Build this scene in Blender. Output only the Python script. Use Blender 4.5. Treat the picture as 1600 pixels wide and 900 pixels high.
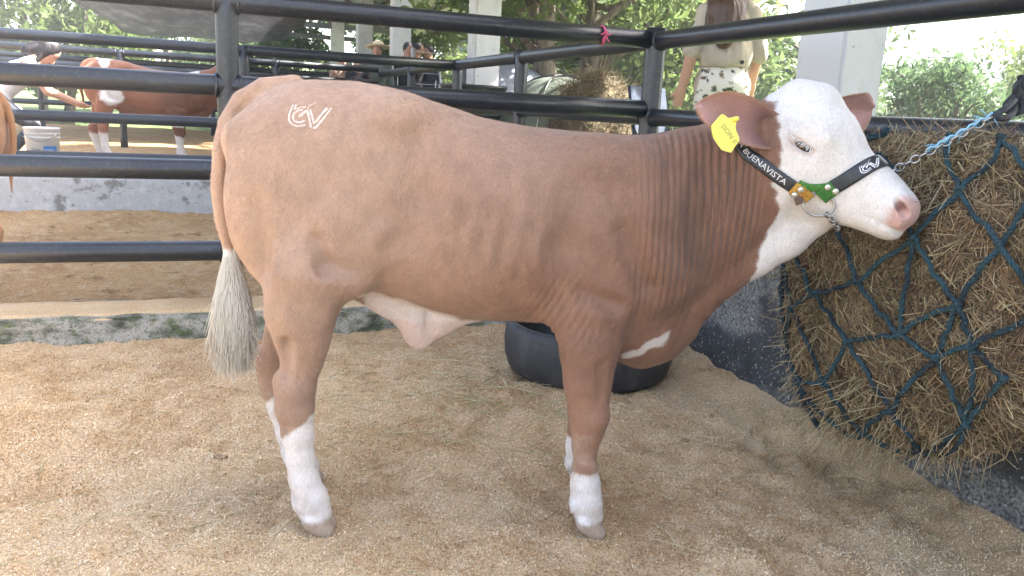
import bpy, bmesh, math, random
import numpy as np
from mathutils import Vector, Matrix
from mathutils.bvhtree import BVHTree

# ------------------------------------------------------------------ scene, camera, sky, sun, exposure
scene = bpy.context.scene
for o in list(bpy.data.objects):
    bpy.data.objects.remove(o)
rng = np.random.default_rng(7)
random.seed(7)
R = math.radians
COL = scene.collection

cam_d = bpy.data.cameras.new('camera')
cam_d.sensor_width = 36.0
cam_d.lens = 1263.0 / 1600.0 * 36.0
cam_d.clip_start = 0.05
cam_d.clip_end = 2000
cam = bpy.data.objects.new('camera', cam_d)
COL.objects.link(cam)
_c = np.array([[0.939, -0.339, 0.051], [-0.026, -0.219, -0.975], [0.342, 0.915, -0.215]])
_u, _s, _vt = np.linalg.svd(_c)
_c = _u @ _vt                                   # rows: right, down, forward in world axes
cam.matrix_world = Matrix(((_c[0][0], -_c[1][0], -_c[2][0], 0.0),
                           (_c[0][1], -_c[1][1], -_c[2][1], 0.0),
                           (_c[0][2], -_c[1][2], -_c[2][2], 1.2),
                           (0, 0, 0, 1)))
scene.camera = cam

SUN_EL, SUN_AZ = 50.0, 100.0                    # azimuth measured from +Y towards +X
world = bpy.data.worlds.new('World')
scene.world = world
world.use_nodes = True
wn = world.node_tree
wn.nodes.clear()
sky = wn.nodes.new('ShaderNodeTexSky')
sky.sky_type = 'NISHITA'
sky.sun_disc = False
sky.sun_elevation = R(SUN_EL)
sky.sun_rotation = R(SUN_AZ)
sky.air_density = 1.0
sky.dust_density = 5.0
sky.ozone_density = 1.0
bg = wn.nodes.new('ShaderNodeBackground')
bg.inputs['Strength'].default_value = 0.09
wo = wn.nodes.new('ShaderNodeOutputWorld')
wn.links.new(sky.outputs[0], bg.inputs[0])
wn.links.new(bg.outputs[0], wo.inputs[0])

sun_d = bpy.data.lights.new('sun', 'SUN')
sun_d.energy = 5.0
sun_d.angle = R(1.0)
sun_d.color = (1.0, 0.97, 0.93)
sun = bpy.data.objects.new('sun', sun_d)
COL.objects.link(sun)
_d = Vector((math.sin(R(SUN_AZ)) * math.cos(R(SUN_EL)), math.cos(R(SUN_AZ)) * math.cos(R(SUN_EL)), math.sin(R(SUN_EL))))
sun.rotation_euler = _d.to_track_quat('Z', 'Y').to_euler()

scene.view_settings.view_transform = 'Standard'
scene.view_settings.look = 'None'
scene.view_settings.gamma = 1.0
scene.view_settings.use_curve_mapping = False
scene.view_settings.exposure = 3.0
scene.render.engine = 'CYCLES'
scene.cycles.use_denoising = True
scene.cycles.max_bounces = 8
scene.cycles.diffuse_bounces = 5
scene.cycles.sample_clamp_indirect = 6.0

# ------------------------------------------------------------------ helpers
def tag(o, label=None, cat=None, group=None, kind=None):
    if label: o['label'] = label
    if cat: o['category'] = cat
    if group: o['group'] = group
    if kind: o['kind'] = kind
    return o

def empty(name, loc=(0, 0, 0), rz=0.0):
    o = bpy.data.objects.new(name, None)
    o.empty_display_size = 0.1
    COL.objects.link(o)
    o.location = loc
    o.rotation_euler = (0, 0, rz)
    return o

def link(name, me, m=None, parent=None, smooth=False):
    if m is not None and len(me.materials) == 0:
        me.materials.append(m)
    if smooth:
        me.polygons.foreach_set('use_smooth', np.ones(len(me.polygons), dtype=bool))
    o = bpy.data.objects.new(name, me)
    COL.objects.link(o)
    if parent is not None:
        o.parent = parent
    return o

def np_mesh(name, V, F, colors=None, attr='coat'):
    """V (n,3); F (m,k) array with k = 3 or 4."""
    V = np.asarray(V, dtype=np.float32)
    F = np.asarray(F, dtype=np.int32)
    me = bpy.data.meshes.new(name)
    me.vertices.add(len(V))
    me.vertices.foreach_set('co', V.ravel())
    k = F.shape[1]
    me.loops.add(F.size)
    me.loops.foreach_set('vertex_index', F.ravel())
    me.polygons.add(len(F))
    me.polygons.foreach_set('loop_start', np.arange(0, F.size, k, dtype=np.int32))
    me.update(calc_edges=True)
    if colors is not None:
        a = me.attributes.new(attr, 'FLOAT_COLOR', 'POINT')
        c = np.ones((len(V), 4), dtype=np.float32)
        c[:, :3] = colors
        a.data.foreach_set('color', c.ravel())
    return me

class MB:
    """collects boxes, tubes and free polygons into one mesh"""
    def __init__(self):
        self.v, self.f = [], []
    def add(self, vs, fs):
        b = len(self.v)
        self.v.extend([tuple(p) for p in vs])
        self.f.extend([tuple(i + b for i in f) for f in fs])
        return self
    def box(self, x0, x1, y0, y1, z0, z1, bev=0.0):
        if bev <= 0:
            vs = [(x, y, z) for z in (z0, z1) for y in (y0, y1) for x in (x0, x1)]
            return self.add(vs, [(0, 2, 3, 1), (4, 5, 7, 6), (0, 1, 5, 4), (2, 6, 7, 3), (0, 4, 6, 2), (1, 3, 7, 5)])
        bm = bmesh.new()
        bmesh.ops.create_cube(bm, size=1.0)
        for v in bm.verts:
            v.co = Vector(((x0 + x1) / 2 + v.co.x * (x1 - x0), (y0 + y1) / 2 + v.co.y * (y1 - y0), (z0 + z1) / 2 + v.co.z * (z1 - z0)))
        bmesh.ops.bevel(bm, geom=bm.edges[:], offset=bev, segments=2, affect='EDGES', profile=0.6)
        bm.verts.index_update()
        self.add([v.co[:] for v in bm.verts], [[v.index for v in f.verts] for f in bm.faces])
        bm.free()
        return self
    def tube(self, pts, rad, n=12, cap=True, closed=False):
        pts = [Vector(p) for p in pts]
        m = len(pts)
        rad = [rad] * m if not hasattr(rad, '__len__') else list(rad)
        base = len(self.v)
        up = None
        for i, p in enumerate(pts):
            if closed:
                t = pts[(i + 1) % m] - pts[i - 1]
            else:
                t = pts[min(i + 1, m - 1)] - pts[max(i - 1, 0)]
            t.normalize()
            if up is None:
                up = Vector((0, 0, 1)) if abs(t.z) < 0.9 else Vector((1, 0, 0))
            a = t.cross(up).normalized()
            up = a.cross(t).normalized()
            for j in range(n):
                w = 2 * math.pi * j / n
                self.v.append(tuple(p + (a * math.cos(w) + up * math.sin(w)) * rad[i]))
        rings = m if closed else m - 1
        for i in range(rings):
            i2 = (i + 1) % m
            for j in range(n):
                j2 = (j + 1) % n
                self.f.append((base + i * n + j, base + i * n + j2, base + i2 * n + j2, base + i2 * n + j))
        if cap and not closed:
            self.f.append(tuple(base + j for j in range(n))[::-1])
            self.f.append(tuple(base + (m - 1) * n + j for j in range(n)))
        return self
    def build(self, name, m, parent=None, smooth=False, loc=None):
        me = bpy.data.meshes.new(name)
        me.from_pydata(self.v, [], self.f)
        me.update()
        o = link(name, me, m, parent, smooth)
        if loc is not None:
            o.location = loc
        return o

def copy_tree(o, parent=None):
    c = o.copy()
    COL.objects.link(c)
    if parent is not None:
        c.parent = parent
    for ch in o.children:
        copy_tree(ch, c)
    return c

# ---- materials
def mat(name, base=(0.5, 0.5, 0.5), rough=0.6, metal=0.0, noise=None, bump=None, attr=None, spec=0.5, sheen=0.0, folds=False, trans=0.0):
    """noise: list of (scale, colour, lo, hi, detail[, stretch]) mixed over the base in turn; bump: (scale, strength, dist[, stretch])"""
    m = bpy.data.materials.new(name)
    m.use_nodes = True
    nt = m.node_tree
    N, L = nt.nodes, nt.links
    p = N['Principled BSDF']
    p.inputs['Roughness'].default_value = rough
    p.inputs['Metallic'].default_value = metal
    p.inputs['Specular IOR Level'].default_value = spec
    if sheen:
        p.inputs['Sheen Weight'].default_value = sheen
        p.inputs['Sheen Roughness'].default_value = 0.5
    tc = N.new('ShaderNodeTexCoord')
    co = tc.outputs['Object']
    def coord(stretch):
        if stretch is None:
            return co
        mp = N.new('ShaderNodeMapping')
        mp.inputs['Scale'].default_value = stretch
        L.new(co, mp.inputs['Vector'])
        return mp.outputs[0]
    if attr:
        a = N.new('ShaderNodeAttribute')
        a.attribute_name = attr
        cur = a.outputs['Color']
    else:
        rgb = N.new('ShaderNodeRGB')
        rgb.outputs[0].default_value = (*base, 1)
        cur = rgb.outputs[0]
    for it in (noise or []):
        sc_, colr, lo, hi, det = it[:5]
        st = it[5] if len(it) > 5 else None
        nz = N.new('ShaderNodeTexNoise')
        nz.inputs['Scale'].default_value = sc_
        nz.inputs['Detail'].default_value = det
        nz.inputs['Roughness'].default_value = 0.6
        L.new(coord(st), nz.inputs['Vector'])
        rp = N.new('ShaderNodeMapRange')
        rp.inputs['From Min'].default_value = lo
        rp.inputs['From Max'].default_value = hi
        L.new(nz.outputs['Fac'], rp.inputs['Value'])
        mx = N.new('ShaderNodeMix')
        mx.data_type = 'RGBA'
        if isinstance(colr, tuple):
            mx.inputs['B'].default_value = (*colr, 1)
            L.new(cur, mx.inputs['A'])
        else:                                   # a number: multiply the colour under it
            ml = N.new('ShaderNodeVectorMath')
            ml.operation = 'SCALE'
            ml.inputs['Scale'].default_value = colr
            L.new(cur, ml.inputs[0])
            L.new(cur, mx.inputs['A'])
            L.new(ml.outputs[0], mx.inputs['B'])
        L.new(rp.outputs[0], mx.inputs['Factor'])
        cur = mx.outputs['Result']
    L.new(cur, p.inputs['Base Color'])
    prev = None
    for it in (bump if isinstance(bump, list) else [bump] if bump else []):
        nz = N.new('ShaderNodeTexNoise')
        nz.inputs['Scale'].default_value = it[0]
        nz.inputs['Detail'].default_value = 4
        L.new(coord(it[3] if len(it) > 3 else None), nz.inputs['Vector'])
        b = N.new('ShaderNodeBump')
        b.inputs['Strength'].default_value = it[1]
        b.inputs['Distance'].default_value = it[2]
        L.new(nz.outputs['Fac'], b.inputs['Height'])
        if prev is not None:
            L.new(prev, b.inputs['Normal'])
        prev = b.outputs[0]
    if folds:                                   # loose skin: wrinkles where the 'fold' attribute says so
        fa = N.new('ShaderNodeAttribute'); fa.attribute_name = 'fold'
        wv = N.new('ShaderNodeTexWave'); wv.wave_type = 'BANDS'; wv.bands_direction = 'X'; wv.wave_profile = 'SIN'
        wv.inputs['Scale'].default_value = 15.0; wv.inputs['Distortion'].default_value = 5.0
        wv.inputs['Detail'].default_value = 2.0; wv.inputs['Detail Scale'].default_value = 0.45
        L.new(coord((1, 0.3, 0.18)), wv.inputs['Vector'])
        pw = N.new('ShaderNodeMath'); pw.operation = 'POWER'; pw.inputs[1].default_value = 0.45
        L.new(wv.outputs['Fac'], pw.inputs[0])
        ml = N.new('ShaderNodeMath'); ml.operation = 'MULTIPLY'
        L.new(pw.outputs[0], ml.inputs[0]); L.new(fa.outputs['Fac'], ml.inputs[1])
        b = N.new('ShaderNodeBump'); b.inputs['Strength'].default_value = 0.9; b.inputs['Distance'].default_value = 0.010
        L.new(ml.outputs[0], b.inputs['Height'])
        if prev is not None:
            L.new(prev, b.inputs['Normal'])
        prev = b.outputs[0]
    if prev is not None:
        L.new(prev, p.inputs['Normal'])
    if trans:
        t = N.new('ShaderNodeBsdfTranslucent')
        L.new(cur, t.inputs['Color'])
        ms = N.new('ShaderNodeMixShader')
        ms.inputs[0].default_value = trans
        L.new(p.outputs[0], ms.inputs[1])
        L.new(t.outputs[0], ms.inputs[2])
        L.new(ms.outputs[0], N['Material Output'].inputs['Surface'])
    return m

# ---- smooth value noise on points (numpy), used for shapes and for coat markings
def vnoise(P, scale, seed=0):
    P = np.asarray(P, dtype=np.float64) * scale + 37.1 * seed
    i = np.floor(P).astype(np.int64)
    f = P - i
    f = f * f * (3 - 2 * f)
    out = np.zeros(len(P))
    for dx in (0, 1):
        for dy in (0, 1):
            for dz in (0, 1):
                n = (i[:, 0] + dx) * 73856093 ^ (i[:, 1] + dy) * 19349663 ^ (i[:, 2] + dz) * 83492791 ^ (seed * 2654435 + 12345)
                n = (n ^ (n >> 13)) * 1274126177
                n = ((n ^ (n >> 16)) & 0xFFFF) / 65535.0
                w = (f[:, 0] if dx else 1 - f[:, 0]) * (f[:, 1] if dy else 1 - f[:, 1]) * (f[:, 2] if dz else 1 - f[:, 2])
                out += n * w
    return out
def fbm(P, scale, oct=3, seed=0):
    s, a, t = 0.0, 1.0, 0.0
    for k in range(oct):
        s = s + a * vnoise(P, scale * 2 ** k, seed + k)
        t += a
        a *= 0.5
    return s / t

# ---- distance-field body builder: rounded limbs, ellipsoids and swept sections blended into one skin
def smoothstep(a, b, x):
    t = np.clip((x - a) / (b - a), 0, 1)
    return t * t * (3 - 2 * t)

class Body:
    def __init__(self, lo, hi, vox):
        self.lo = np.array(lo, float)
        self.vox = vox
        self.n = np.ceil((np.array(hi) - self.lo) / vox).astype(int) + 1
        self.F = np.full(self.n, 0.3, dtype=np.float32)
    def _blk(self, a, b):
        i0 = np.clip(np.floor((np.array(a) - self.lo) / self.vox).astype(int), 0, self.n - 1)
        i1 = np.clip(np.ceil((np.array(b) - self.lo) / self.vox).astype(int) + 1, 1, self.n)
        ax = [(self.lo[k] + self.vox * np.arange(i0[k], i1[k])).astype(np.float32) for k in range(3)]
        sl = tuple(slice(i0[k], i1[k]) for k in range(3))
        X, Y, Z = np.meshgrid(*ax, indexing='ij', sparse=True)
        return sl, X, Y, Z
    def _mix(self, sl, d, k, op):
        A = self.F[sl]
        if op == 'add':
            h = np.clip(0.5 + 0.5 * (A - d) / k, 0, 1)
            self.F[sl] = A * (1 - h) + d * h - k * h * (1 - h)
        else:
            h = np.clip(0.5 - 0.5 * (A + d) / k, 0, 1)
            self.F[sl] = A * (1 - h) - d * h + k * h * (1 - h)
    def limb(self, a, b, ra, rb, k=0.02, op='add', flat=None):
        """tapered rounded limb; flat = (unit axis, factor) makes it thinner (<1) or thicker (>1) along that axis"""
        a = np.array(a, float); b = np.array(b, float)
        f = max(1.0, flat[1]) if flat else 1.0
        m = max(ra, rb) * f + k + 0.03
        sl, X, Y, Z = self._blk(np.minimum(a, b) - m, np.maximum(a, b) + m)
        ab = b - a
        px, py, pz = X - a[0], Y - a[1], Z - a[2]
        sc_ = 1.0
        if flat:
            ax, fac = np.array(flat[0], float), flat[1]
            dp = px * ax[0] + py * ax[1] + pz * ax[2]
            da = ab @ ax
            g = 1 / fac - 1
            px, py, pz = px + dp * g * ax[0], py + dp * g * ax[1], pz + dp * g * ax[2]
            ab = ab + da * g * ax
            sc_ = min(1.0, fac)
        t = np.clip((px * ab[0] + py * ab[1] + pz * ab[2]) / max(ab @ ab, 1e-9), 0, 1)
        d = np.sqrt((px - t * ab[0]) ** 2 + (py - t * ab[1]) ** 2 + (pz - t * ab[2]) ** 2) - (ra + (rb - ra) * t)
        self._mix(sl, (d * sc_).astype(np.float32), k, op)
        return self
    def chain(self, pts, rad, k=0.02, flat=None):
        for i in range(len(pts) - 1):
            self.limb(pts[i], pts[i + 1], rad[i], rad[i + 1], k, 'add', flat)
        return self
    def ell(self, c, r, k=0.03, M=None, op='add'):
        c = np.array(c, float); r = np.array(r, float)
        m = max(r) + k + 0.03
        sl, X, Y, Z = self._blk(c - m, c + m)
        px, py, pz = X - c[0], Y - c[1], Z - c[2]
        if M is not None:                       # rows of M: the ellipsoid's own axes
            M = np.array(M, float)
            px, py, pz = [px * M[i][0] + py * M[i][1] + pz * M[i][2] for i in range(3)]
        q = np.sqrt((px / r[0]) ** 2 + (py / r[1]) ** 2 + (pz / r[2]) ** 2)
        q2 = np.sqrt((px / r[0] ** 2) ** 2 + (py / r[1] ** 2) ** 2 + (pz / r[2] ** 2) ** 2)
        d = q * (q - 1) / np.maximum(q2, 1e-6)
        self._mix(sl, np.minimum(d, 0.3).astype(np.float32), k, op)
        return self
    def sweep(self, keys, O, M, k=0.03, ex=2.2):
        """keys rows: l, dorsal, ventral, half width; O origin, rows of M: along, left, up"""
        K = np.array(keys, float)
        O = np.array(O, float); M = np.array(M, float)
        rr = max(K[:, 1].max(), -K[:, 2].min(), K[:, 3].max()) + 0.05
        e = np.array([O + M[0] * l for l in (K[0, 0], K[-1, 0])])
        sl, X, Y, Z = self._blk(e.min(0) - rr - 0.05, e.max(0) + rr + 0.05)
        px, py, pz = X - O[0], Y - O[1], Z - O[2]
        l = px * M[0][0] + py * M[0][1] + pz * M[0][2]
        y = px * M[1][0] + py * M[1][1] + pz * M[1][2]
        z = px * M[2][0] + py * M[2][1] + pz * M[2][2]
        ls = np.linspace(K[0, 0], K[-1, 0], 200)
        def curve(c):                           # monotone-ish cubic through the keys
            x, v = K[:, 0], K[:, c]
            s = np.gradient(v, x)
            i = np.clip(np.searchsorted(x, ls) - 1, 0, len(x) - 2)
            hh = x[i + 1] - x[i]
            t = (ls - x[i]) / hh
            return (v[i] * (2 * t ** 3 - 3 * t ** 2 + 1) + hh * s[i] * (t ** 3 - 2 * t ** 2 + t)
                    + v[i + 1] * (-2 * t ** 3 + 3 * t ** 2) + hh * s[i + 1] * (t ** 3 - t ** 2))
        top, bot, hw = [np.interp(l, ls, curve(c)) for c in (1, 2, 3)]
        zc = (top + bot) / 2
        hh = np.maximum((top - bot) / 2, 0.01)
        hw = np.maximum(hw, 0.01)
        q = ((np.abs(y) / hw) ** ex + (np.abs(z - zc) / hh) ** ex) ** (1 / ex)
        d = (q - 1) * np.minimum(hw, hh) * 0.9
        over = np.maximum(np.maximum(K[0, 0] - l, l - K[-1, 0]), 0)
        d = np.where(over > 0, np.sqrt(np.maximum(d, 0) ** 2 + over ** 2) + np.minimum(d, 0) * 0 , d)
        self._mix(sl, np.clip(d, -0.3, 0.3).astype(np.float32), k, 'add')
        return self
    def mesh(self, relax=6):
        import openvdb
        g = openvdb.FloatGrid(0.04)
        A = np.clip(self.F, -0.04, 0.04)
        g.copyFromArray(A, tolerance=0.0)
        pts, tri, quad = g.convertToPolygons(isovalue=0.0, adaptivity=0.0)
        V = np.array(pts, dtype=np.float64) * self.vox + self.lo
        Q = np.array(quad, dtype=np.int64)
        # keep the largest island only, then relax
        E = np.concatenate([Q[:, [0, 1]], Q[:, [1, 2]], Q[:, [2, 3]], Q[:, [3, 0]]])
        cnt = np.bincount(E[:, 0], minlength=len(V)) + np.bincount(E[:, 1], minlength=len(V))
        for it in range(relax):
            S = np.zeros_like(V)
            for c in range(3):
                S[:, c] = np.bincount(E[:, 0], V[E[:, 1], c], len(V)) + np.bincount(E[:, 1], V[E[:, 0], c], len(V))
            S /= np.maximum(cnt, 1)[:, None]
            lam = 0.5 if it % 2 == 0 else -0.52
            V = V + lam * (S - V)
        return V, Q
def vnormals(V, Q):
    n = np.cross(V[Q[:, 2]] - V[Q[:, 0]], V[Q[:, 3]] - V[Q[:, 1]])
    N = np.zeros_like(V)
    for k in range(4):
        for c in range(3):
            N[:, c] += np.bincount(Q[:, k], n[:, c], len(V))
    return N / np.maximum(np.linalg.norm(N, axis=1), 1e-12)[:, None]
# ------------------------------------------------------------------ the setting: ground, bedding, kerbs and walls
M_soil = mat('soil', (0.17, 0.14, 0.09), 0.95, noise=[(0.35, (0.09, 0.13, 0.035), 0.42, 0.62, 4), (6, 0.6, 0.4, 0.7, 3)])
M_bed = mat('husk_bedding', (0.60, 0.44, 0.265), 0.95, spec=0.15,
            noise=[(1.1, (0.42, 0.27, 0.135), 0.50, 0.74, 4), (5, (0.68, 0.53, 0.35), 0.50, 0.75, 4), (170, (0.27, 0.165, 0.08), 0.52, 0.72, 3), (260, (0.70, 0.58, 0.42), 0.56, 0.74, 2)],
            bump=[(240, 0.9, 0.006), (70, 0.5, 0.010)])
M_bed2 = mat('sawdust_bedding', (0.50, 0.335, 0.17), 0.95, spec=0.1,
             noise=[(1.4, (0.33, 0.20, 0.095), 0.48, 0.72, 5), (11, (0.56, 0.41, 0.25), 0.48, 0.66, 5), (9, (0.24, 0.14, 0.065), 0.56, 0.70, 5), (110, (0.22, 0.125, 0.06), 0.50, 0.68, 3)],
             bump=[(130, 1.0, 0.012), (26, 1.0, 0.04)])
M_mossy = mat('mossy_concrete', (0.36, 0.35, 0.31), 0.92, noise=[(7, (0.06, 0.07, 0.045), 0.44, 0.62, 6, (1, 1, 2)), (26, (0.10, 0.14, 0.05), 0.50, 0.70, 4), (130, (0.02, 0.022, 0.018), 0.55, 0.70, 3), (60, (0.46, 0.44, 0.40), 0.62, 0.78, 3)],
              bump=[(60, 0.6, 0.01), (14, 0.4, 0.02)])
M_darkwall = mat('stained_concrete', (0.20, 0.20, 0.19), 0.9, noise=[(1.7, (0.045, 0.048, 0.052), 0.46, 0.54, 6, (1, 1, 2.2)), (85, (0.055, 0.06, 0.06), 0.46, 0.60, 4), (60, (0.42, 0.42, 0.40), 0.60, 0.68, 3), (9, 0.6, 0.45, 0.7, 4)],
                 bump=[(90, 0.6, 0.006), (12, 0.3, 0.02)])
M_plaster = mat('peeling_plaster', (0.42, 0.44, 0.45), 0.9, noise=[(4.5, (0.20, 0.20, 0.19), 0.54, 0.60, 6), (11, (0.50, 0.52, 0.54), 0.50, 0.66, 5), (38, (0.14, 0.13, 0.12), 0.62, 0.70, 4)], bump=[(20, 0.5, 0.012)])

gm = MB(); gm.add([(-400, -400, -0.06), (400, -400, -0.06), (400, 400, -0.06), (-400, 400, -0.06)], [(0, 1, 2, 3)])
tag(gm.build('ground', M_soil), 'dark soil and grass stretching away past the pens', 'ground', kind='structure')

_pr = np.random.default_rng(31)
PITS = np.stack([_pr.uniform(-1.6, 2.1, 150), _pr.uniform(0.9, 4.0, 150), _pr.uniform(0.035, 0.085, 150), _pr.uniform(0.006, 0.024, 150)], 1)
def bed_z(x, y):
    P = np.stack([x, y, np.zeros_like(x)], 1)
    z = 0.004 + 0.055 * (fbm(P, 1.3, 3, 4) - 0.5) + 0.085 * (fbm(P, 5.0, 3, 14) - 0.5) + 0.036 * (fbm(P, 17, 3, 24) - 0.5)
    z += 0.012 * smoothstep(3.9, 4.15, y) + 0.06 * smoothstep(1.95, 2.25, x) * (0.4 + fbm(P, 2.5, 2, 35))
    for px, py, pr, pd in PITS:                                         # hoof prints and scuffs
        k = np.nonzero((np.abs(x - px) < pr * 2.2) & (np.abs(y - py) < pr * 2.2))[0]
        r = np.sqrt((x[k] - px) ** 2 + ((y[k] - py) * 1.25) ** 2) / pr
        z[k] += pd * (0.45 * np.exp(-((r - 1.15) / 0.30) ** 2) - np.exp(-(r / 0.75) ** 4))
    for hx_, hy_ in ((0.25, 2.136), (0.996, 1.919)):                    # pushed up round the near hooves
        r = np.sqrt((x - hx_) ** 2 + (y - hy_) ** 2)
        z = np.where(r < 0.13, z * smoothstep(0.07, 0.13, r) + 0.006 * (1 - smoothstep(0.07, 0.13, r)), z)
        z += 0.012 * np.exp(-((r - 0.095) / 0.03) ** 2)
    return z
def sheet(name, x0, x1, y0, y1, step, zf, m):
    xs = np.arange(x0, x1 + step * 0.5, step); ys = np.arange(y0, y1 + step * 0.5, step)
    X, Y = np.meshgrid(xs, ys, indexing='ij')
    V = np.stack([X.ravel(), Y.ravel(), zf(X.ravel(), Y.ravel())], 1)
    nx, ny = len(xs), len(ys)
    i = (np.arange(nx - 1)[:, None] * ny + np.arange(ny - 1)[None]).ravel()
    F = np.stack([i, i + ny, i + ny + 1, i + 1], 1)
    return link(name, np_mesh(name, V, F), m, None, smooth=True)
tag(sheet('bedding', -4.2, 2.262, -1.0, 4.16, 0.022, bed_z, M_bed), 'pale rice husk bedding on the floor of the near pen', 'bedding', kind='structure')
def bed2_z(x, y):
    P = np.stack([x, y, np.zeros_like(x)], 1)
    return 0.045 + 0.11 * (fbm(P, 1.6, 4, 44) - 0.4) + 0.080 * (fbm(P, 6.5, 4, 45) - 0.5) + 0.06 * smoothstep(7.5, 8.1, y)
tag(sheet('rear_bedding', -7.0, 2.262, 4.48, 8.12, 0.035, bed2_z, M_bed2), 'orange sawdust bedding in the pen behind', 'bedding', kind='structure')
def bed3_z(x, y):
    P = np.stack([x, y, np.zeros_like(x)], 1)
    return 0.38 + 0.10 * (fbm(P, 1.1, 3, 54) - 0.4) + 0.16 * np.exp(-((x + 0.95) ** 2 + (y - 9.6) ** 2) / 0.25)
tag(sheet('far_bedding', -14.0, 2.262, 8.64, 20.0, 0.12, bed3_z, M_bed2), 'raised sawdust floor of the pens farther back', 'bedding', kind='structure')
bk = MB(); bk.box(2.66, 60, -12, 60, -0.3, 0.50)
tag(bk.build('grass_bank', mat('bank_grass', (0.075, 0.11, 0.03), 0.95, noise=[(0.8, (0.20, 0.17, 0.10), 0.5, 0.65, 4), (14, 0.6, 0.4, 0.7, 4)], bump=(30, 0.8, 0.05))), 'raised grassy bank outside the pens', 'bank', kind='structure')

def rough_box(name, x0, x1, y0, y1, z0, z1, m, amp=0.008, step=0.05, seed=0):
    """concrete with a worn, uneven face"""
    bm = bmesh.new()
    bmesh.ops.create_cube(bm, size=1.0)
    for v in bm.verts:
        v.co = Vector(((x0 + x1) / 2 + v.co.x * (x1 - x0), (y0 + y1) / 2 + v.co.y * (y1 - y0), (z0 + z1) / 2 + v.co.z * (z1 - z0)))
    bmesh.ops.bevel(bm, geom=bm.edges[:], offset=0.018, segments=2, affect='EDGES')
    for ax, n in ((0, x1 - x0), (1, y1 - y0), (2, z1 - z0)):
        k = min(int(n / step), 90)
        for i in range(1, k):
            co = [0, 0, 0]; no = [0, 0, 0]
            co[ax] = (x0, y0, z0)[ax] + n * i / k; no[ax] = 1
            bmesh.ops.bisect_plane(bm, geom=bm.verts[:] + bm.edges[:] + bm.faces[:], plane_co=co, plane_no=no)
    me = bpy.data.meshes.new(name); bm.to_mesh(me); bm.free()
    V = np.zeros(len(me.vertices) * 3); me.vertices.foreach_get('co', V); V = V.reshape(-1, 3)
    d = np.stack([fbm(V, 6, 3, seed + c) - 0.5 for c in range(3)], 1) * amp * 2
    me.vertices.foreach_set('co', (V + d).ravel().astype(np.float32)); me.update()
    return link(name, me, m, None, smooth=False)
tag(rough_box('pen_kerb', -6.0, 2.245, 4.14, 4.50, -0.08, 0.140, M_mossy, 0.010, 0.06, 3), 'low mossy concrete kerb under the near pipe fence', 'kerb')
def dust_z(x, y):
    P = np.stack([x, y, np.zeros_like(x)], 1)
    return 0.150 + 0.016 * (fbm(P, 12, 3, 15) - 0.5) - 0.05 * smoothstep(0.13, 0.18, np.abs(y - 4.32) + 0.06 * (fbm(P, 7, 3, 16) - 0.5))
_k = bpy.data.objects['pen_kerb']
_d2 = sheet('sawdust_layer', -5.9, 2.235, 4.145, 4.495, 0.02, dust_z, M_bed); _d2.parent = _k
tag(rough_box('feed_wall', 2.25, 2.655, -2.0, 8.09, -0.08, 0.76, M_darkwall, 0.007, 0.10, 5), 'dark stained concrete wall behind the hay net', 'wall')
tag(rough_box('back_wall', -8.0, 2.245, 8.10, 8.66, -0.08, 0.42, M_plaster, 0.010, 0.10, 8), 'low wall of peeling grey plaster behind the orange sawdust', 'wall')

# ------------------------------------------------------------------ pipe fences
M_pipe = mat('black_pipe_paint', (0.012, 0.015, 0.021), 0.34, spec=0.6,
             noise=[(45, (0.035, 0.04, 0.05), 0.52, 0.75, 4), (130, (0.38, 0.38, 0.38), 0.70, 0.74, 3), (7, (0.030, 0.030, 0.032), 0.55, 0.75, 6), (30, (0.11, 0.06, 0.035), 0.70, 0.74, 5)], bump=[(120, 0.25, 0.001), (25, 0.15, 0.002)])
def pipe(p0, p1, r, n=20, segs=8):
    mb = MB()
    p0, p1 = Vector(p0), Vector(p1)
    mb.tube([p0.lerp(p1, i / segs) for i in range(segs + 1)], r, n)
    return mb
def weld(c, axis, r):
    mb = MB(); a = Vector(axis).normalized()
    q = a.to_track_quat('Z', 'Y')
    pts = [Vector(c) + q @ Vector((math.cos(t) * r, math.sin(t) * r, random.uniform(-0.003, 0.003))) for t in np.linspace(0, 2 * math.pi, 22, endpoint=False)]
    mb.tube(pts, [random.uniform(0.006, 0.010) for _ in pts], 6, closed=True)
    return mb
def fence(name, label, rails, posts, group=None):
    """rails: (p0, p1, r); posts: (x, y, z0, z1, r)"""
    root = empty(name, (0, 0, 0)); tag(root, label, 'fence', group)
    for p0, p1, r in rails:
        pipe(p0, p1, r).build('rail', M_pipe, root, smooth=True)
    for x, y, z0, z1, r in posts:
        p = pipe((x, y, z0), (x, y, z1), r).build('post', M_pipe, root, smooth=True)
        for a, b, rr in rails:
            a, b = Vector(a), Vector(b)
            t = ((Vector((x, y, 0)) - a).dot(b - a)) / (b - a).length_squared
            if -0.01 < t < 1.01:
                c = a.lerp(b, t); d = (b - a).normalized()
                if z0 < c.z < z1 and (Vector((x, y, c.z)) - c).length < 0.03:
                    for s in (-1, 1):
                        if 0 < t + s * 0.02 < 1:
                            weld(c + d * s * (r + 0.002), d, rr + 0.001).build('weld', M_pipe, p, smooth=True)
    return root
FY = 4.40
fence('pipe_fence', 'black pipe fence on the kerb right behind the calf',
      [((-5.0, FY, z), (2.42, FY, z), 0.052) for z in (0.41, 0.825, 1.245, 1.645)],
      [(0.075, FY, 0.10, 1.78, 0.054), (-2.35, FY, 0.10, 1.72, 0.054)])
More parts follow.
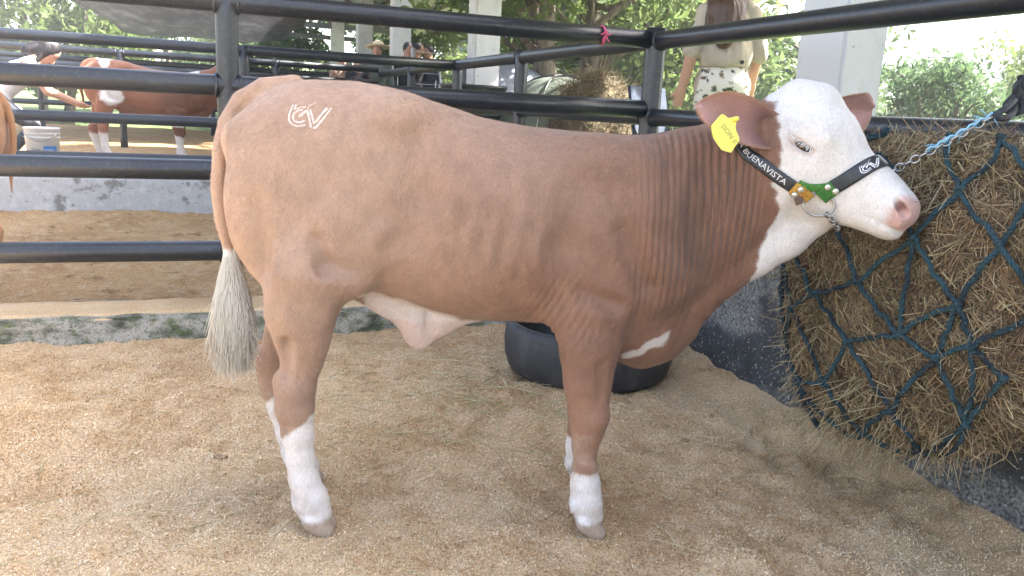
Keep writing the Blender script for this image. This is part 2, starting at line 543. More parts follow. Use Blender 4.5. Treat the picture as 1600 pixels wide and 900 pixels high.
fence('pipe_fence', 'black pipe fence along the wall on the right, from the corner post to the hay',
      [((2.47, -1.5, 1.64), (2.47, 12.9, 1.64), 0.052), ((2.47, -1.5, 1.20), (2.47, 12.9, 1.20), 0.050)],
      [(2.47, FY, 0.74, 1.712, 0.060), (2.47, 6.66, 0.74, 1.70, 0.055), (2.47, 8.62, 0.40, 1.69, 0.055), (2.47, 0.6, 0.74, 1.70, 0.055), (2.47, 10.8, 0.3, 1.69, 0.055)])
fence('pipe_fence', 'black pipe fence across the back of the orange sawdust pen',
      [((-8.0, 8.60, z), (2.42, 8.60, z), 0.050) for z in (0.56, 0.93, 1.29, 1.635)],
      [(x, 8.60, 0.40, 1.68, 0.052) for x in (-1.86, 0.30, -4.3)])
fence('pipe_fence', 'farther black pipe fence behind the red and white cow',
      [((-14.0, 12.9, z), (2.42, 12.9, z), 0.05) for z in (0.80, 1.22, 1.50, 1.70)],
      [(x, 12.9, 0.35, 1.74, 0.05) for x in (-6.0, -3.6, -1.2, 0.9)])
fence('pipe_fence', 'farthest black pipe fence, seen small through the other rails',
      [((-18.0, 17.5, z), (2.4, 17.5, z), 0.05) for z in (0.9, 1.3, 1.72)],
      [(x, 17.5, 0.35, 1.76, 0.05) for x in (-9.0, -6.0, -3.0, 0.0, 2.4)])
# pink twine knotted on the top rail
mb = MB()
tw = []
for k in range(40):
    a = k / 39 * 2 * math.pi * 1.9
    tw.append((2.47 - 0.37 + 0.010 * math.sin(a * 0.5) + k * 0.0006, FY + 0.0545 * math.cos(a), 1.645 + 0.0545 * math.sin(a)))
mb.tube(tw, 0.0035, 6)
for a in (0.3, 1.4, 2.5, 3.6, 5.0):
    mb.tube([(2.115, FY - 0.060, 1.640), (2.115 + 0.022 * math.cos(a), FY - 0.070, 1.640 + 0.025 * math.sin(a)), (2.115 + 0.036 * math.cos(a + 0.4), FY - 0.064, 1.632 + 0.036 * math.sin(a + 0.4))], 0.004, 6)
tag(mb.build('pink_twine', mat('pink_twine', (0.62, 0.11, 0.22), 0.7), None, smooth=True), 'pink twine knotted round the top rail near the corner post', 'twine')

# ------------------------------------------------------------------ pillars, roof, shade net
M_pillar = mat('whitewashed_concrete', (0.62, 0.63, 0.64), 0.85, noise=[(3, (0.44, 0.45, 0.46), 0.5, 0.75, 5), (60, (0.30, 0.30, 0.29), 0.66, 0.74, 4, (1, 1, 0.3)), (12, (0.12, 0.12, 0.11), 0.70, 0.73, 3)], bump=[(40, 0.35, 0.006), (8, 0.2, 0.01)])
tag(rough_box('pillar', 3.15, 3.44, 3.60, 3.98, 0.40, 4.45, M_pillar, 0.004, 0.15, 21), 'broad whitewashed pillar standing behind the calf\'s head', 'pillar')
for k, (y, w, lab) in enumerate(((10.2, 0.34, 'white pillar beside the grey tarpaulin shelter'), (15.3, 0.34, 'pillar right behind the man in the straw hat'), (19.2, 0.34, 'grey pillar left of the straw hat under the shed roof'), (23.6, 0.34, 'farthest thin grey pillar under the shed roof'))):
    tag(rough_box('pillar', 3.14, 3.14 + w, y, y + w, 0.40, 4.45, M_pillar, 0.004, 0.3, 25 + k), lab, 'pillar')
M_sheet = mat('roof_sheet', (0.62, 0.62, 0.62), 0.55, noise=[(2.5, (0.45, 0.44, 0.42), 0.5, 0.8, 4)])
M_steelbeam = mat('grey_beam', (0.16, 0.17, 0.18), 0.6, noise=[(6, (0.24, 0.22, 0.2), 0.5, 0.75, 3)])
M_timber = mat('old_timber', (0.20, 0.135, 0.085), 0.85, noise=[(10, 0.5, 0.4, 0.7, 4, (1, 8, 8))])
def corrugated(root, xa, za, xb, zb, y0, y1, wave=0.076, amp=0.009):
    """sheets about 1 m wide running from (xa, za) to (xb, zb)"""
    y = y0
    while y < y1 - 1e-6:
        ye = min(y + 1.06, y1 + 0.06); n = int(round((ye - y) / (wave / 4)))
        ys = np.linspace(y, ye, n + 1); h = amp * np.sin(2 * math.pi * (ys - y0) / wave)
        V, F = [], []
        for s in (0, 1):
            for a, b in ((xa, za), (xb, zb)):
                V += [(a, yy, b + hh + s * 0.003 + 0.004 * (int((y - y0) + 0.5) % 2)) for yy, hh in zip(ys, h)]
        m = n + 1
        for j in range(n):
            F.append((j, j + 1, m + j + 1, m + j)); F.append((2 * m + j, 3 * m + j, 3 * m + j + 1, 2 * m + j + 1))
        link('roof_sheet', np_mesh('roof_sheet', V, F), M_sheet, root, smooth=True)
        y += 1.0
def shed(name, label, y0, y1, xl, zl, xr, zr, xm, zm, trusses):
    root = empty(name, (xm, y0, 0)); tag(root, label, 'roof')
    root.location = (0, 0, 0)
    corrugated(root, xl, zl, xm, zm, y0, y1); corrugated(root, xm, zm, xr, zr, y0, y1)
    for y in trusses:
        mb = MB()
        mb.tube([(xl + 0.1, y, zl - 0.14), (xm, y, zm - 0.16), (xr - 0.1, y, zr - 0.14)], 0.07, 8)
        mb.build('rafter', M_steelbeam, root)
        mb = MB(); mb.box(xl + 0.1, min(xr - 0.3, 5.0), y - 0.05, y + 0.05, zl - 0.32, zl - 0.18); mb.build('tie_beam', M_steelbeam, root)
        mb = MB(); mb.tube([(3.3, y, zl - 0.25), (2.3, y, zl + 0.30 * (zm - zl))], 0.04, 6); mb.build('brace', M_timber, root)
    for t in (0.15, 0.4, 0.65, 0.9):
        for (xa, za, xb, zb) in ((xl, zl, xm, zm), (xr, zr, xm, zm)):
            x, z = xa + (xb - xa) * t, za + (zb - za) * t - 0.055
            mb = MB(); mb.box(x - 0.03, x + 0.03, y0, y1, z - 0.05, z + 0.03); mb.build('purlin', M_timber, root)
    return root
shed('unseen_roof', 'unseen corrugated roof on the broad pillar, shaped to shade the near pen', -10.0, 3.5, 2.3, 4.05, 7.4, 3.45, 3.3, 4.5, (-8.0, -2.0, 3.2))  # out of view; stretched behind the camera and cut back at left for the light
shed('unseen_roof', 'unseen corrugated roof on the second pillar, shaped to shade the orange sawdust pen', 3.55, 12.4, 0.35, 3.40, 5.2, 3.72, 3.3, 4.47, (6.0, 10.3))  # out of view; eave placed to keep sun patches off the rear pen
shed('shed_roof', 'pale corrugated shed roof on grey beams above the distant people', 14.6, 31.0, 1.9, 3.45, 7.0, 3.25, 3.3, 4.4, (15.4, 19.3, 23.7, 28.0))
# black shade net hung at the left, sagging between its edges
nx_, ny_ = 26, 30
V = []
for i in range(nx_):
    for j in range(ny_):
        u, v = i / (nx_ - 1), j / (ny_ - 1)
        x = -2.55 + u * 4.35 + 0.45 * v * (1 - u); y = 13.6 + v * 9.8
        z = 2.82 - 0.12 * v - 0.12 * math.sin(math.pi * u) * (0.3 + 0.7 * v) + 0.05 * math.sin(9 * u + 4 * v) + 0.04 * math.sin(17 * v + 3 * u)
        V.append((x, y, z))
F = [(i * ny_ + j, (i + 1) * ny_ + j, (i + 1) * ny_ + j + 1, i * ny_ + j + 1) for i in range(nx_ - 1) for j in range(ny_ - 1)]
M_net = mat('shade_net', (0.20, 0.20, 0.21), 0.8, noise=[(4, (0.32, 0.32, 0.325), 0.45, 0.7, 4, (1, 0.3, 1)), (60, 0.6, 0.4, 0.7, 3)], trans=0.5)
me = np_mesh('shade_net', V, F)
net = link('shade_net', me, M_net, None, smooth=True)
so = net.modifiers.new('thickness', 'SOLIDIFY'); so.thickness = 0.006
tag(net, 'dark grey shade net sagging above the far pens at top left', 'shade net')
# ------------------------------------------------------------------ hill, trees and shrubs outside
def hill_z(x, y):
    P = np.stack([x, y, np.zeros_like(x)], 1)
    d = np.sqrt((x * 0.9 - 3) ** 2 + y ** 2)
    return -0.05 + smoothstep(30, 95, d) * 4.5 * (0.5 + 0.8 * fbm(P, 0.03, 3, 61)) + 0.5 * smoothstep(22, 30, d)
hx = sheet('hill', -110, 150, 20, 150, 2.5, hill_z, mat('hill_grass', (0.10, 0.15, 0.035), 0.95, noise=[(0.25, (0.05, 0.085, 0.02), 0.45, 0.62, 5), (2.2, (0.16, 0.20, 0.06), 0.5, 0.7, 4)], bump=(3, 0.8, 0.3)))
tag(hx, 'sunlit green hillside beyond the pens', 'hill', kind='structure')
M_bark = mat('bark', (0.19, 0.155, 0.115), 0.9, noise=[(7, (0.09, 0.07, 0.05), 0.42, 0.65, 5, (3, 3, 0.5)), (25, (0.30, 0.27, 0.21), 0.6, 0.75, 3)], bump=[(14, 0.9, 0.03, (3, 3, 0.6))])
M_leaf = [mat('leaf_%d' % k, c, 0.6, noise=[(1.3, c2, 0.4, 0.7, 3)], trans=0.5, spec=0.3) for k, (c, c2) in enumerate((((0.100, 0.155, 0.050), (0.14, 0.19, 0.065)), ((0.085, 0.140, 0.060), (0.12, 0.175, 0.075)), ((0.12, 0.17, 0.05), (0.16, 0.205, 0.07))))]
def leaf_cloud(n, centres, radii, size, r):
    """n leaf blades spread through several uneven clumps"""
    k = r.integers(0, len(centres), n)
    d = r.normal(size=(n, 3)); d /= np.linalg.norm(d, axis=1)[:, None]
    rad = r.random(n) ** 0.45
    C = centres[k] + d * rad[:, None] * radii[k][:, None] * np.array([1, 1, 0.72])
    a = r.normal(size=(n, 3)) + np.array([0, 0, -0.35]); a /= np.linalg.norm(a, axis=1)[:, None]
    b = np.cross(a, r.normal(size=(n, 3))); b /= np.linalg.norm(b, axis=1)[:, None]
    c = np.cross(a, b)
    s = size * (0.6 + 0.8 * r.random(n))[:, None]
    V = np.stack([C - a * s, C + b * s * 0.36 + c * s * 0.08, C + a * s, C - b * s * 0.36 + c * s * 0.08], 1).reshape(-1, 3)
    return V, np.arange(4 * n).reshape(-1, 4)
def tree_parts(h, spread, nleaf, lsize, seed, stems=1, bare=0.35, tr=0.14):
    r = np.random.default_rng(seed)
    mb = MB(); cs, rs = [], []
    for s in range(stems):
        a0 = r.random() * 6.28; x, y = 0.18 * math.cos(a0) * (stems > 1), 0.18 * math.sin(a0) * (stems > 1)
        pts = [Vector((x, y, -0.25))]; lean = Vector((math.cos(a0), math.sin(a0), 0)) * (0.30 if stems > 1 else 0.06)
        for i in range(1, 7):
            pts.append(pts[0] + lean * (i / 6) * h * 0.5 + Vector((r.normal() * 0.05 * h / 6, r.normal() * 0.05 * h / 6, h * 0.75 * i / 6)))
        mb.tube(pts, [tr * (1.35 if i == 0 else 1 - 0.11 * i) for i in range(7)], 10)
        for i in range(2, 7):
            for q in range(2):
                a = r.random() * 6.28; L = spread * (0.5 + 0.5 * r.random())
                e = pts[i] + Vector((math.cos(a) * L, math.sin(a) * L, L * (0.15 + 0.5 * r.random())))
                m = pts[i].lerp(e, 0.5) + Vector((0, 0, 0.10 * L))
                mb.tube([pts[i], m, e], [tr * 0.42, tr * 0.25, tr * 0.08], 6)
                if e.z > bare * h:
                    for f in (0.6, 1.0):
                        cs.append(tuple(pts[i].lerp(e, f))); rs.append(spread * (0.28 + 0.22 * r.random()))
        cs.append(tuple(pts[-1] + Vector((0, 0, 0.1 * h)))); rs.append(spread * 0.5)
    V, F = leaf_cloud(nleaf, np.array(cs), np.array(rs), lsize, r)
    return mb, np_mesh('crown', V, F)
protos = []
for k, (h, sp, nl, ls, st) in enumerate(((7.5, 2.4, 7000, 0.17, 1), (9.0, 2.8, 8000, 0.18, 1), (6.0, 2.2, 7000, 0.15, 3), (4.2, 2.0, 6000, 0.13, 3))):
    mb, cr = tree_parts(h, sp, nl, ls, 100 + k, st, 0.2 if k > 1 else 0.3)
    me = bpy.data.meshes.new('trunk'); me.from_pydata(mb.v, [], mb.f); me.update(); me.materials.append(M_bark)
    cr.materials.append(M_leaf[k % 3])
    protos.append((me, cr))
def plant(k, x, y, z, s, rz, label, name='tree', cat='tree', group=None, leaf=None):
    root = empty(name, (x, y, z), rz); root.scale = (s, s, s)
    link('trunk', protos[k][0], None, root, smooth=True)
    c = link('crown', protos[k][1], None, root)
    if leaf is not None:
        c.material_slots[0].link = 'OBJECT'; c.material_slots[0].material = M_leaf[leaf]
    tag(root, label, cat, group)
    return root
# the old tree with several stems behind the tents
mb, cr = tree_parts(6.5, 2.6, 9000, 0.11, 311, 4, 0.34, 0.17)
root = empty('tree', (5.05, 11.2, 0.5))
mb.build('trunk', M_bark, root, smooth=True); link('crown', cr, M_leaf[2], root)
tag(root, 'old tree with several thick grey stems behind the tents', 'tree')
r = random.Random(5)
spots = []
for k in range(24):                             # the wood on the slope, front to back
    a = -42 + 84 * (k + r.uniform(-0.3, 0.3)) / 23 + 14
    d = r.uniform(24, 33) if k % 2 else r.uniform(36, 48)
    spots.append((math.sin(R(a)) * d, math.cos(R(a)) * d, k))
for x, y, k in spots:
    if x < -4 and k % 2 == 0: continue
    z = float(hill_z(np.array([x]), np.array([y]))[0])
    right = math.degrees(math.atan2(x, y)) > 33
    plant(k % 3, x, y, z - 0.1, r.uniform(0.42, 0.62) if right else r.uniform(0.6, 1.0), r.uniform(0, 6.28), 'bushy green tree standing in the wood on the hillside', group='trees on the hillside', leaf=k % 3)
for k, (x, y, s, lab) in enumerate(((6.6, 12.2, 0.70, 'leafy shrub behind the woman in the beige jacket'), (9.6, 12.4, 0.66, 'leafy shrub between the broad pillar and the beige jacket'), (10.4, 9.6, 0.48, 'rounded shrub just right of the broad pillar'),
                                    (14.5, 10.2, 0.62, 'pale green shrub above the hay net'), (17.0, 8.4, 0.55, 'large sunlit bush at the far right edge'), (7.6, 16.5, 0.9, 'tall shrub right of the old tree'))):
    plant(3, x, y, 0.45, s, k * 1.3, lab, 'shrub', 'shrub', leaf=(2, 0, 1)[k % 3])

# the damp bright air over the valley
hz = MB(); hz.box(-405, 405, -405, 405, -1.2, 26)
hm = bpy.data.materials.new('haze_air'); hm.use_nodes = True
hn = hm.node_tree; hn.nodes.remove(hn.nodes['Principled BSDF'])
pv = hn.nodes.new('ShaderNodeVolumePrincipled'); pv.inputs['Color'].default_value = (0.93, 0.96, 1.0, 1); pv.inputs['Density'].default_value = 0.0032
hn.links.new(pv.outputs[0], hn.nodes['Material Output'].inputs['Volume'])
tag(hz.build('haze', hm), 'pale bright haze in the air towards the hillside', 'haze', kind='stuff')
# ------------------------------------------------------------------ cattle: one skin per animal, x forward, y left, z up
HY, HP = R(38.0), R(25.5)                       # head turned to the animal's right, nose down
HO = np.array([1.285, -0.015, 1.195])           # middle of the skull behind the forehead
hX = np.array([math.cos(HP) * math.cos(HY), -math.cos(HP) * math.sin(HY), -math.sin(HP)])
hY = np.array([math.sin(HY), math.cos(HY), 0.0])
hZ = np.cross(hX, hY)
HM = np.array([hX, hY, hZ])
def hp(l, y, z):
    return HO + hX * l + hY * y + hZ * z

def calf_field(vox, head=True):
    b = Body((-0.40, -0.36, -0.03), (1.75, 0.40, 1.42), vox)
    I = np.eye(3)
    b.sweep([(-0.245, 1.13, 0.88, 0.060), (-0.20, 1.195, 0.80, 0.120), (-0.10, 1.240, 0.74, 0.168), (0.0, 1.250, 0.70, 0.190),
             (0.10, 1.247, 0.675, 0.202), (0.20, 1.232, 0.655, 0.210), (0.30, 1.205, 0.625, 0.222), (0.42, 1.172, 0.607, 0.232),
             (0.55, 1.155, 0.604, 0.230), (0.68, 1.146, 0.596, 0.212), (0.80, 1.142, 0.56, 0.190), (0.90, 1.152, 0.555, 0.168),
             (0.98, 1.172, 0.60, 0.145), (1.06, 1.190, 0.67, 0.125), (1.14, 1.212, 0.75, 0.112), (1.22, 1.232, 0.83, 0.104),
             (1.28, 1.225, 0.88, 0.096)], (0, 0, 0), I, 0.02, 2.15)
    # rump, thighs, hips
    for s in (-1, 1):
        dx = 0.0 if s < 0 else -0.035
        b.ell((-0.085 + dx * 0.5, s * 0.105, 0.935), (0.165, 0.098, 0.25), 0.05)
        b.ell((0.015 + dx, s * 0.135, 0.80), (0.115, 0.070, 0.125), 0.06)
        b.ell((0.20, s * 0.125, 1.165), (0.045, 0.040, 0.034), 0.09)
        b.ell((0.055, s * 0.150, 0.885), (0.095, 0.062, 0.105), 0.035)   # stifle
        b.ell((-0.205, s * 0.07, 1.09), (0.05, 0.04, 0.05), 0.06)
        b.ell((0.83, s * 0.118, 0.86), (0.125, 0.075, 0.20), 0.06)       # shoulder
        b.ell((0.93, s * 0.105, 0.78), (0.085, 0.070, 0.10), 0.06)       # point of the shoulder
        b.ell((0.745, s * 0.130, 0.69), (0.095, 0.066, 0.10), 0.05)      # upper arm
        b.ell((0.74, s * 0.09, 1.06), (0.14, 0.07, 0.07), 0.06)          # blade under the withers
    fl = ((0, 1, 0), 0.80)
    # near and far hind legs
    b.chain([(-0.03, -0.150, 0.74), (-0.043, -0.155, 0.644), (-0.040, -0.155, 0.56), (-0.042, -0.152, 0.505)], [0.125, 0.088, 0.062, 0.051], 0.03, fl)
    b.chain([(-0.042, -0.152, 0.505), (-0.060, -0.150, 0.435), (-0.063, -0.150, 0.37), (-0.056, -0.150, 0.295), (-0.049, -0.150, 0.222), (-0.040, -0.150, 0.165), (-0.022, -0.150, 0.10), (-0.006, -0.150, 0.055)],
            [0.050, 0.051, 0.050, 0.041, 0.037, 0.039, 0.047, 0.045], 0.015, fl)
    b.limb((-0.096, -0.150, 0.452), (-0.078, -0.150, 0.385), 0.022, 0.026, 0.02)       # point of the hock
    b.chain([(-0.06, 0.145, 0.76), (-0.10, 0.15, 0.655), (-0.135, 0.15, 0.56), (-0.160, 0.148, 0.49)], [0.12, 0.085, 0.060, 0.050], 0.03, fl)
    b.chain([(-0.160, 0.148, 0.49), (-0.186, 0.145, 0.40), (-0.180, 0.145, 0.33), (-0.162, 0.145, 0.25), (-0.140, 0.145, 0.17), (-0.115, 0.145, 0.11), (-0.09, 0.145, 0.055)],
            [0.048, 0.050, 0.047, 0.038, 0.036, 0.045, 0.045], 0.015, fl)
    b.limb((-0.222, 0.145, 0.425), (-0.198, 0.145, 0.35), 0.022, 0.026, 0.02)
    # fore legs
    for s, dx in ((-1, 0.0), (1, 0.022)):
        y = s * 0.138
        b.chain([(0.745 + dx, s * 0.128, 0.66), (0.742 + dx, y, 0.576), (0.741 + dx, y, 0.515), (0.742 + dx, y, 0.46), (0.747 + dx, y, 0.41)], [0.100, 0.077, 0.066, 0.060, 0.055], 0.025, fl)
        b.chain([(0.747 + dx, y, 0.41), (0.754 + dx, y, 0.365), (0.752 + dx, y, 0.32), (0.748 + dx, y, 0.275), (0.752 + dx, y, 0.205), (0.757 + dx, y, 0.155), (0.764 + dx, y, 0.103), (0.776 + dx, y, 0.055)],
                [0.054, 0.053, 0.044, 0.034, 0.033, 0.040, 0.043, 0.040], 0.015, fl)
        b.limb((0.640 + dx, s * 0.125, 0.665), (0.70 + dx, y, 0.60), 0.030, 0.03, 0.05)  # elbow
        b.ell((0.764 + dx, y, 0.362), (0.034, 0.046, 0.042), 0.02)                       # knee
        b.limb((0.728 + dx, y - 0.040, 0.26), (0.730 + dx, y - 0.040, 0.17), 0.007, 0.007, 0.012, 'sub')
        b.limb((0.770 + dx, y - 0.066, 0.53), (0.775 + dx, y - 0.058, 0.43), 0.010, 0.010, 0.02, 'sub')
    b.ell((-0.062, -0.176, 0.425), (0.030, 0.020, 0.036), 0.015)                         # side of the hock
    b.limb((-0.070, -0.206, 0.57), (-0.080, -0.196, 0.485), 0.016, 0.014, 0.02, 'sub')   # hollow above it
    b.limb((-0.078, -0.192, 0.33), (-0.070, -0.190, 0.20), 0.008, 0.008, 0.012, 'sub')
    # hooves: two toes each and dew claws
    for hx_, hy_ in ((0.008, -0.150), (-0.075, 0.145), (0.784, -0.138), (0.806, 0.138)):
        for t in (-1, 1):
            b.limb((hx_ - 0.020, hy_ + t * 0.019, 0.042), (hx_ + 0.016, hy_ + t * 0.020, 0.012), 0.029, 0.025, 0.008)
            b.limb((hx_ - 0.056, hy_ + t * 0.018, 0.098), (hx_ - 0.062, hy_ + t * 0.020, 0.084), 0.011, 0.007, 0.012)
    # dewlap and brisket, sheath
    b.chain([(0.86, 0, 0.575), (0.92, 0, 0.545), (0.98, 0, 0.555), (1.035, 0, 0.605), (1.085, -0.003, 0.685), (1.15, -0.008, 0.755), (1.23, -0.015, 0.815), (1.31, -0.03, 0.875), (1.37, -0.05, 0.93)],
            [0.075, 0.060, 0.042, 0.034, 0.032, 0.034, 0.036, 0.038, 0.04], 0.06)
    b.ell((0.90, 0, 0.61), (0.14, 0.115, 0.09), 0.06)
    b.chain([(0.10, 0.0, 0.69), (0.17, 0, 0.655), (0.245, 0, 0.585), (0.268, 0, 0.535)], [0.050, 0.045, 0.034, 0.024], 0.03, ((0, 1, 0), 0.7))
    b.chain([(0.268, 0, 0.545), (0.33, 0, 0.59), (0.42, 0, 0.620)], [0.026, 0.030, 0.020], 0.035, ((0, 1, 0), 0.7))
    for sx in (0.245, 0.255, 0.262):
        b.ell((sx, 0.0, 0.60), (0.012, 0.03, 0.05), 0.03)
    # flank fold and grooves
    for s in (-1, 1):
        b.limb((0.10, s * 0.150, 0.73), (0.165, s * 0.180, 0.86), 0.026, 0.02, 0.06)
        b.limb((0.255, s * 0.250, 1.12), (0.266, s * 0.270, 0.98), 0.045, 0.055, 0.05, 'sub')   # hollow of the flank
        b.limb((0.266, s * 0.270, 0.98), (0.230, s * 0.262, 0.86), 0.055, 0.045, 0.05, 'sub')
        b.limb((0.230, s * 0.250, 0.86), (0.130, s * 0.236, 0.765), 0.034, 0.024, 0.04, 'sub')
        b.limb((0.005, s * 0.228, 0.845), (0.030, s * 0.222, 0.785), 0.016, 0.018, 0.03, 'sub') # crease over the stifle
        b.limb((0.030, s * 0.222, 0.785), (0.085, s * 0.219, 0.772), 0.018, 0.012, 0.03, 'sub')
        b.limb((0.665, s * 0.244, 1.02), (0.648, s * 0.250, 0.86), 0.034, 0.040, 0.05, 'sub')   # behind the shoulder
        b.limb((0.648, s * 0.250, 0.86), (0.630, s * 0.236, 0.70), 0.040, 0.034, 0.05, 'sub')
        b.limb((0.80, s * 0.216, 0.90), (0.87, s * 0.197, 0.76), 0.018, 0.020, 0.04, 'sub')     # over the shoulder point
        b.limb((0.700, s * 0.212, 0.735), (0.80, s * 0.204, 0.70), 0.012, 0.014, 0.03, 'sub')
        for rx in (0.36, 0.42, 0.48, 0.54):
            b.limb((rx + 0.03, s * 0.252, 0.98), (rx - 0.01, s * 0.250, 0.78), 0.018, 0.020, 0.025, 'sub')   # between the ribs
        b.limb((0.885, s * 0.20, 0.74), (0.865, s * 0.19, 0.62), 0.012, 0.02, 0.04, 'sub')      # between arm and brisket
        b.limb((-0.150, s * 0.215, 0.93), (-0.135, s * 0.20, 0.76), 0.010, 0.014, 0.05, 'sub')  # seam of the thigh
        b.limb((-0.08, s * 0.080, 1.272), (-0.165, s * 0.066, 1.238), 0.018, 0.020, 0.025, 'sub')
        b.limb((-0.165, s * 0.066, 1.238), (-0.235, s * 0.060, 1.15), 0.020, 0.018, 0.025, 'sub')  # beside the tail head
    # head
    if head:
        b.sweep([(-0.085, 0.045, -0.100, 0.062), (-0.045, 0.085, -0.140, 0.092), (0.02, 0.103, -0.175, 0.110), (0.08, 0.108, -0.190, 0.118), (0.13, 0.098, -0.195, 0.113),
                 (0.17, 0.075, -0.192, 0.098), (0.215, 0.045, -0.182, 0.080), (0.26, 0.033, -0.166, 0.071), (0.315, 0.020, -0.144, 0.068), (0.362, 0.002, -0.122, 0.067), (0.392, -0.020, -0.104, 0.056)], HO, HM, 0.05, 2.3)
        b.ell(hp(0.374, 0, -0.056), (0.042, 0.064, 0.050), 0.02, HM)
        b.ell(hp(0.362, 0, -0.104), (0.040, 0.050, 0.026), 0.015, HM)        # lower lip         # muzzle pad
        b.ell(hp(0.335, 0, -0.112), (0.060, 0.046, 0.026), 0.03, HM)         # chin
        b.limb(hp(-0.03, 0, 0.080), hp(0.03, 0, 0.090), 0.035, 0.045, 0.05)  # poll
        for s in (-1, 1):
            b.ell(hp(0.055, s * 0.072, -0.105), (0.090, 0.040, 0.085), 0.05, HM)     # cheek
            b.ell(hp(0.080, s * 0.090, 0.022), (0.060, 0.026, 0.026), 0.03, HM)      # brow
            b.limb(hp(0.062, s * 0.128, -0.017), hp(0.106, s * 0.120, -0.022), 0.016, 0.011, 0.010, 'sub')  # eye socket
            b.limb(hp(0.045, s * 0.117, 0.001), hp(0.108, s * 0.112, -0.004), 0.010, 0.008, 0.008)          # upper lid
            b.limb(hp(0.052, s * 0.117, -0.036), hp(0.104, s * 0.109, -0.038), 0.008, 0.007, 0.010)         # lower lid
            b.ell(hp(0.358, s * 0.046, -0.034), (0.032, 0.026, 0.030), 0.015, HM)    # nostril wing
            b.limb(hp(0.386, s * 0.056, -0.046), hp(0.350, s * 0.073, -0.024), 0.012, 0.008, 0.006, 'sub')
            mp = [(0.408, 0.012, -0.098), (0.392, 0.045, -0.098), (0.365, 0.064, -0.098), (0.33, 0.068, -0.099), (0.295, 0.070, -0.104)]
            for q0, q1 in zip(mp[:-1], mp[1:]):                                      # mouth line
                b.limb(hp(q0[0], s * q0[1], q0[2]), hp(q1[0], s * q1[1], q1[2]), 0.0055, 0.0050, 0.007, 'sub')
            b.limb(hp(-0.040, s * 0.080, -0.025), hp(-0.060, s * 0.105, -0.035), 0.036, 0.030, 0.03)        # ear root
    # tail
    b.chain([(-0.09, 0, 1.222), (-0.165, -0.004, 1.216), (-0.226, -0.010, 1.184), (-0.261, -0.022, 1.125), (-0.278, -0.034, 1.05), (-0.284, -0.042, 0.95), (-0.278, -0.040, 0.87), (-0.262, -0.03, 0.79), (-0.256, -0.03, 0.70), (-0.254, -0.03, 0.62)],
            [0.036, 0.031, 0.026, 0.023, 0.020, 0.0185, 0.0175, 0.016, 0.012, 0.008], 0.003)
    return b

def ear_shell(base, tip, face, length_w, nu=26, nv=17):
    """leaf-shaped cupped ear; face = direction the hollow looks to"""
    base = np.array(base, float); tip = np.array(tip, float)
    d = tip - base; L = np.linalg.norm(d); d /= L
    f = np.array(face, float); f -= d * (f @ d); f /= np.linalg.norm(f)
    w = np.cross(f, d)
    U, Vv = np.meshgrid(np.linspace(0, 1, nu), np.linspace(-1, 1, nv), indexing='ij')
    W = length_w * (np.sin(np.pi * np.clip(U * 0.60 + 0.20, 0, 1)) ** 0.60)
    W *= np.where(U > 0.70, np.sqrt(np.clip(1 - ((U - 0.70) / 0.303) ** 2, 0, 1)), 1)
    cup = (Vv ** 2) * W * (0.90 - 0.62 * U) - 0.10 * L * (U ** 2) * 0.4
    wob = 0.006 * np.sin(U * 7 + Vv * 3)
    P = base + d * (U * L)[..., None] + w * (Vv * W * 0.86)[..., None] + f * (cup + wob)[..., None]
    th = 0.0045 * (1 - 0.6 * np.abs(Vv) ** 3)
    A = (P + f * th[..., None]).reshape(-1, 3); B = (P - f * th[..., None] * 1.4).reshape(-1, 3)
    V = np.concatenate([A, B]); n = nu * nv; Q = []
    for i in range(nu - 1):
        for j in range(nv - 1):
            a = i * nv + j
            Q.append((a, a + 1, a + nv + 1, a + nv)); Q.append((n + a, n + a + nv, n + a + nv + 1, n + a + 1))
    for i in range(nu - 1):
        a = i * nv; Q.append((a, a + nv, n + a + nv, n + a))
        a = i * nv + nv - 1; Q.append((a, n + a, n + a + nv, a + nv))
    for j in range(nv - 1):
        a = (nu - 1) * nv + j; Q.append((a, a + 1, n + a + 1, n + a))
    inner = np.concatenate([np.ones(n), np.zeros(n)]); uu = np.concatenate([U.ravel(), U.ravel()]); vv = np.concatenate([Vv.ravel()] * 2)
    return V, np.array(Q), inner, uu, vv

